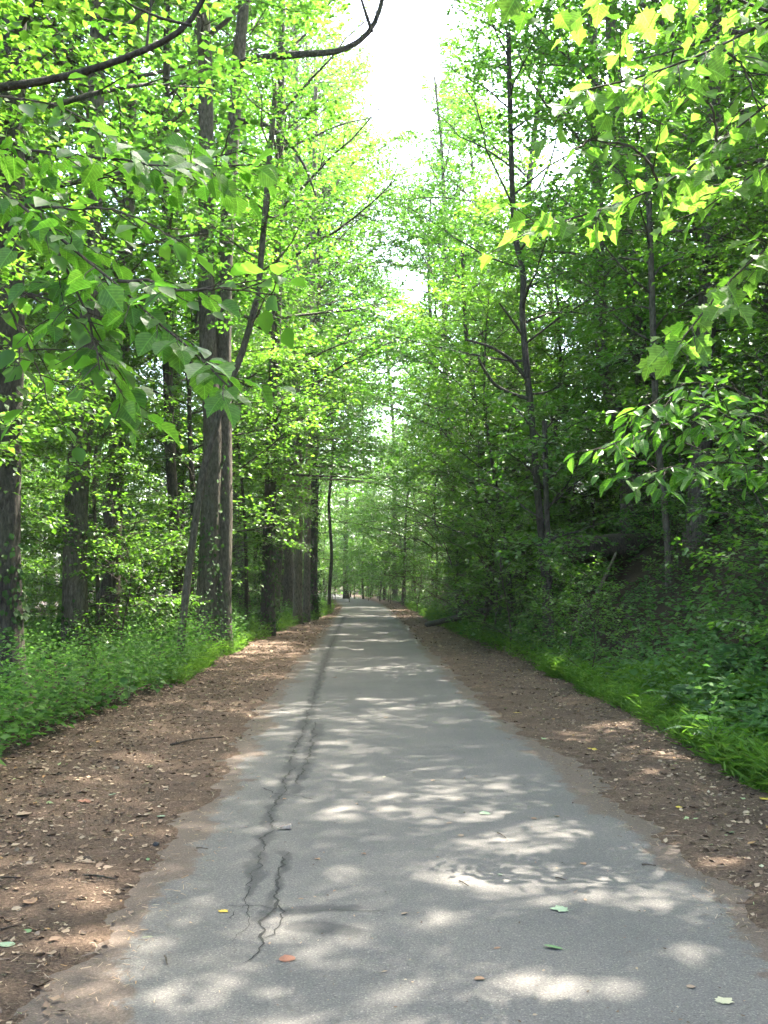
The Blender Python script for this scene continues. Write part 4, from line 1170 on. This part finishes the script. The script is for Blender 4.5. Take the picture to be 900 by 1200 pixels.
# ------------------------------------------------------------------ leaf litter
def litter(name, label, x, y, rng, s0, s1, tm, flat=.35):
    n = len(x)
    P = np.stack([x, y, np.maximum(height(x, y), np.where((x > road_l(y) - .2) & (x < road_r(y) + .2), .012, -1)) + .003], 1)
    a = rng.random(n) * 6.28
    D = np.stack([np.cos(a), np.sin(a), rng.normal(0, .12, n)], 1)
    return obj(name, leaves_mesh(name, P, D, nrm(np.array([0, 0, 1.0]) + rng.normal(0, flat, (n, 3))), s0 + (s1 - s0) * rng.random(n) ** 1.8, rng.random(n), tm, M_LITTER), kind='stuff', label=label, cat='leaf litter')
n = 16000
y = 3.2 + 22 * rh.random(n) ** 1.5; a = rh.random(n) ** .6; x = road_l(y) - .0 + (veg_l(y) - .4 - road_l(y)) * a
litter('leaf_litter', 'dead brown leaves strewn over the level verge in front of the weeds', x, y, rh, .018, .06, T_CURL)
n = 9000
y = 3.4 + 22 * rh.random(n) ** 1.5; a = rh.random(n) ** .6; x = road_r(y) + (veg_r(y) + .4 - road_r(y)) * a
litter('leaf_litter', 'dead brown leaves strewn over the verge below the bank', x, y, rh, .018, .06, T_CURL)
n = 2500
y = 22 + 45 * rh.random(n); sd = rh.random(n) < .5
x = np.where(sd, road_l(y) + (veg_l(y) - road_l(y)) * rh.random(n), road_r(y) + (veg_r(y) - road_r(y)) * rh.random(n))
litter('leaf_litter', 'dead leaves along both verges toward the bend', x, y, rh, .05, .11, T_CURL)
T_NEEDLE = (np.array([(-.05, 0, 0), (.05, 0, 0), (.04, 1, .05), (-.04, 1, .05)]), [(0, 1, 2, 3)])
n = 34000
y = 3.0 + 14 * rh.random(n) ** 1.6; sd = rh.random(n) < .55
a = rh.random(n) * 1.12 - .12 * rh.random(n)
x = np.where(sd, road_l(y) + .05 + (veg_l(y) - road_l(y)) * a, road_r(y) - .05 + (veg_r(y) - road_r(y)) * a)
litter('bark_mulch', 'fine brown needles and bark crumbs matted over the verges', x, y, rh, .012, .045, T_NEEDLE, .3)
n = 900
y = 3.0 + 16 * rh.random(n) ** 1.5; x = road_l(y) + (road_r(y) - road_l(y)) * rh.random(n)
litter('road_crumbs', 'tiny dry crumbs and seeds scattered on the asphalt', x, y, rh, .006, .02, T_CURL)

# leaves, twigs and bits that lie singly on the trail and its verges
def flat_leaf(name, half, mat, curl):
    return outline_leaf(name, half, mat, fold=curl * .6, droop=-curl * .35, petiole=.35)
C_ = {'pale_green': simple_mat('fallen_pale_green', (.16, .22, .13), (.24, .30, .20), 25), 'green': simple_mat('fallen_green', (.075, .13, .05), (.12, .19, .08), 25),
      'yellow': simple_mat('fallen_yellow', (.38, .26, .03), (.48, .36, .06), 25), 'cream': simple_mat('fallen_cream', (.30, .28, .17), (.38, .36, .24), 25),
      'rust': simple_mat('fallen_rust', (.15, .065, .04), (.22, .10, .06), 25), 'brown': simple_mat('fallen_brown', (.16, .09, .05), (.28, .17, .10), 25), 'tan': simple_mat('fallen_tan', (.17, .12, .075), (.26, .19, .13), 25)}
FLM = {}
def fallen(px, py, size, colr, shape, label, group=None, curl=.12, rz=None):
    key = (colr, shape, curl)
    if key not in FLM: FLM[key] = flat_leaf('fallen_leaf', {'lobed': H_MAPLE, 'round': H_ROUND2, 'oval': H_ELL}[shape], C_[colr], curl)
    x, y = gpix(px, py)
    on = road_l(y) - .1 < x < road_r(y) + .1
    z = max(gz(x, y), float(road_z(np.array([x]), np.array([y]))[0]) if on else -1) + .003
    o = obj('fallen_leaf', FLM[key], loc=(x, y, z), label=label, cat='leaf', group=group)
    o.rotation_euler = (rh.normal(0, .04), rh.normal(0, .04), rh.uniform(0, 6.28) if rz is None else rz); o.scale = (size,) * 3
for a in [(665, 1069, .085, 'pale_green', 'lobed', 'large pale green lobed leaf lying flat on the asphalt'),
          (660, 1116, .085, 'green', 'oval', 'curled dull green leaf resting on its side on the asphalt', None, .5, 1.2),
          (843, 1178, .07, 'cream', 'lobed', 'creamy white lobed leaf in a sun fleck on the asphalt'),
          (573, 955, .075, 'pale_green', 'round', 'rounded pale green leaf on the middle of the asphalt'),
          (583, 1027, .04, 'pale_green', 'oval', 'small narrow pale green leaf on the asphalt'),
          (338, 1130, .075, 'rust', 'round', 'rusty red leaf on the asphalt beside the end of the crack'),
          (258, 1069, .05, 'yellow', 'lobed', 'small yellow leaf on the asphalt just outside the crack'),
          (698, 880, .10, 'yellow', 'lobed', 'bright yellow leaf on the dirt verge below the grass clump'),
          (893, 942, .08, 'yellow', 'lobed', 'yellow leaf tucked at the corner of the grass clump'),
          (523, 967, .05, 'tan', 'oval', 'tan oval leaf lying on the asphalt near the rounded pale leaf'),
          (478, 1073, .05, 'tan', 'oval', 'crumpled tan leaf scrap in a sun fleck on the asphalt', None, .5),
          (13, 1112, .075, 'pale_green', 'round', 'round pale green leaf on the brown needle mat'),
          (36, 1094, .05, 'green', 'round', 'small green leaf beside the round pale leaf on the needle mat'),
          (186, 958, .06, 'pale_green', 'lobed', 'pale green leaf on the verge close to the asphalt edge'),
          (103, 927, .06, 'cream', 'oval', 'creamy leaf flake on the leaf litter'),
          (136, 935, .07, 'pale_green', 'oval', 'grey-green oval leaf on the leaf litter'),
          (105, 945, .09, 'rust', 'lobed', 'curled reddish brown leaf on the leaf litter', None, .4),
          (20, 963, .10, 'tan', 'lobed', 'curled golden tan leaf on the dark litter', None, .4),
          (105, 1016, .07, 'tan', 'lobed', 'dry tan leaf near the twig on the needle mat', None, .4),
          (40, 1062, .07, 'brown', 'lobed', 'dry brown leaf on the needle mat', None, .4),
          (173, 1008, .05, 'green', 'oval', 'fresh green leaf at the ragged asphalt edge'),
          (395, 795, .09, 'rust', 'round', 'small reddish leaf far along the asphalt'),
          (655, 886, .08, 'tan', 'lobed', 'tan leaf on the verge below the bank beside the asphalt'),
          (603, 836, .12, 'yellow', 'lobed', 'golden leaf on the verge below the bank farther up the trail'),
          (795, 952, .06, 'yellow', 'round', 'small yellow leaf on the dirt below the bank'),
          (860, 980, .06, 'green', 'oval', 'green leaf on the dirt below the bank'),
          (452, 912, .04, 'cream', 'oval', 'tiny creamy leaf near the middle of the asphalt'),
          (450, 842, .06, 'tan', 'round', 'little tan leaf farther along the middle of the asphalt'),
          (893, 1022, .06, 'cream', 'oval', 'pale leaf sliver on the sunny verge below the bank')]:
    fallen(*a)
for i in range(30):
    py = rh.uniform(760, 1190); g = gpix(450, py)
    xw = rh.uniform(float(road_l(g[1])) + .05, float(road_r(g[1])) - .05)
    px = 450 + (xw - g[0]) / g[1] * F
    if 0 < px < 900:
        fallen(px, py, rh.uniform(.02, .045), ['tan', 'brown', 'brown', 'tan'][i % 4], ['oval', 'round'][i % 2], 'tiny leaf scrap scattered on the grey asphalt', 'leaf scraps on the asphalt', .3)

def stick(px0, py0, px1, py1, r, label, name='fallen_twig', mat=None, cat='twig'):
    a, b = gpix(px0, py0), gpix(px1, py1)
    def zz(p): return max(gz(*p), .014 if road_l(p[1]) < p[0] < road_r(p[1]) else -1) + r * .8
    p0 = np.array([a[0], a[1], zz(a)]); p1 = np.array([b[0], b[1], zz(b)])
    t = Tubes(); L = np.linalg.norm(p1 - p0)
    pts = smooth_path([p0 * 0, (p1 - p0) * .35 + [.01 * L, .05 * L, .03 * L], (p1 - p0) * .7 + [0, -.04 * L, .02 * L], p1 - p0], 9)
    t.add(pts, np.linspace(r, r * .5, 9), 6, .2, 3)
    obj(name, t.mesh(name, mat or M_TWIG), loc=p0, label=label, cat=cat)
stick(97, 1031, 137, 1034, .007, 'dark twig lying at the ragged asphalt edge on the needle mat')
stick(0, 1037, 24, 1034, .006, 'short dark twig on the needle mat by the picture border')
stick(200, 876, 262, 866, .012, 'long grey stick lying across the leaf litter')
stick(2, 1094, 24, 1087, .005, 'pale thin twig on the needle mat by the round leaf')
stick(583, 979, 593, 985, .004, 'little bent twig on the asphalt')
stick(538, 1036, 549, 1042, .004, 'short dark twig on the asphalt by the narrow green leaf')
stick(651, 1032, 663, 1035, .004, 'tiny dark twig on the asphalt above the large lobed leaf')
stick(752, 1017, 769, 1018, .006, 'reddish twig on the asphalt near the sunny verge')
stick(230, 997, 244, 998, .004, 'thin dark twig flat on the asphalt outside the crack')
stick(193, 1125, 196, 1135, .005, 'tiny reddish twig on the bare asphalt')
# the chip of wood on the crack: a wedge thicker at one end
wv = np.array([(-.055, -.012, 0), (.05, -.022, 0), (.058, .02, 0), (-.05, .01, 0), (-.055, -.008, .008), (.05, -.02, .03), (.056, .016, .034), (-.05, .006, .010), (.0, -.02, .004), (.0, -.014, .022), (.0, .016, .025)])
wf = [(3, 2, 1, 8, 0), (4, 9, 10, 7), (9, 5, 6, 10), (0, 8, 9, 4), (8, 1, 5, 9), (1, 2, 6, 5), (2, 3, 7, 10, 6), (3, 0, 4, 7)]
me = bpy.data.meshes.new('wood_chip'); me.from_pydata([tuple(v) for v in wv], [], wf); me.materials.append(M_DRYWOOD); me.update()
wx, wy = gpix(333, 974)
o = obj('wood_chip', me, loc=(wx, wy, .016), label='reddish brown wedge of split wood lying on the crack in the asphalt', cat='wood chip'); o.rotation_euler = (0, 0, .25); o.scale = (.85,) * 3
import bmesh
bm = bmesh.new(); bmesh.ops.create_icosphere(bm, subdivisions=2, radius=.02)
for v in bm.verts: v.co *= 1 + .3 * math.sin(v.co.x * 170 + v.co.y * 90) * math.cos(v.co.z * 130); v.co.z *= .7
me = bpy.data.meshes.new('pebble'); bm.to_mesh(me); bm.free(); me.materials.append(simple_mat('dark_stone', (.015, .014, .013), (.04, .038, .035)))
px_, py_ = gpix(183, 993)
obj('pebble', me, loc=(px_, py_, .02), label='small black pebble at the edge of the asphalt', cat='pebble')
print('all done', round(time.time() - T0, 1))

# ------------------------------------------------------------------ haze volume added to imitate the pale lens veil and lift the shade
def box_mesh(name, a, b, mat):
    V = [(x, y, z) for x in (a[0], b[0]) for y in (a[1], b[1]) for z in (a[2], b[2])]
    Fc = [(0, 1, 3, 2), (4, 6, 7, 5), (0, 4, 5, 1), (2, 3, 7, 6), (0, 2, 6, 4), (1, 5, 7, 3)]
    me = bpy.data.meshes.new(name); me.from_pydata(V, [], Fc); me.materials.append(mat); me.update(); return me
HAZE = 0.0005
if HAZE:
    m, nt, out = new_mat('veil_haze')
    pv = N(nt, 'ShaderNodeVolumePrincipled'); pv.inputs['Density'].default_value = HAZE
    pv.inputs['Color'].default_value = (.92, .95, .92, 1); pv.inputs['Anisotropy'].default_value = .3
    nt.links.new(pv.outputs[0], out.inputs['Volume'])
    obj('haze', box_mesh('haze', (-760, -560, -8), (760, 980, 40), m), kind='stuff', label='thin haze box added to imitate a pale lens veil over the woods', cat='haze')
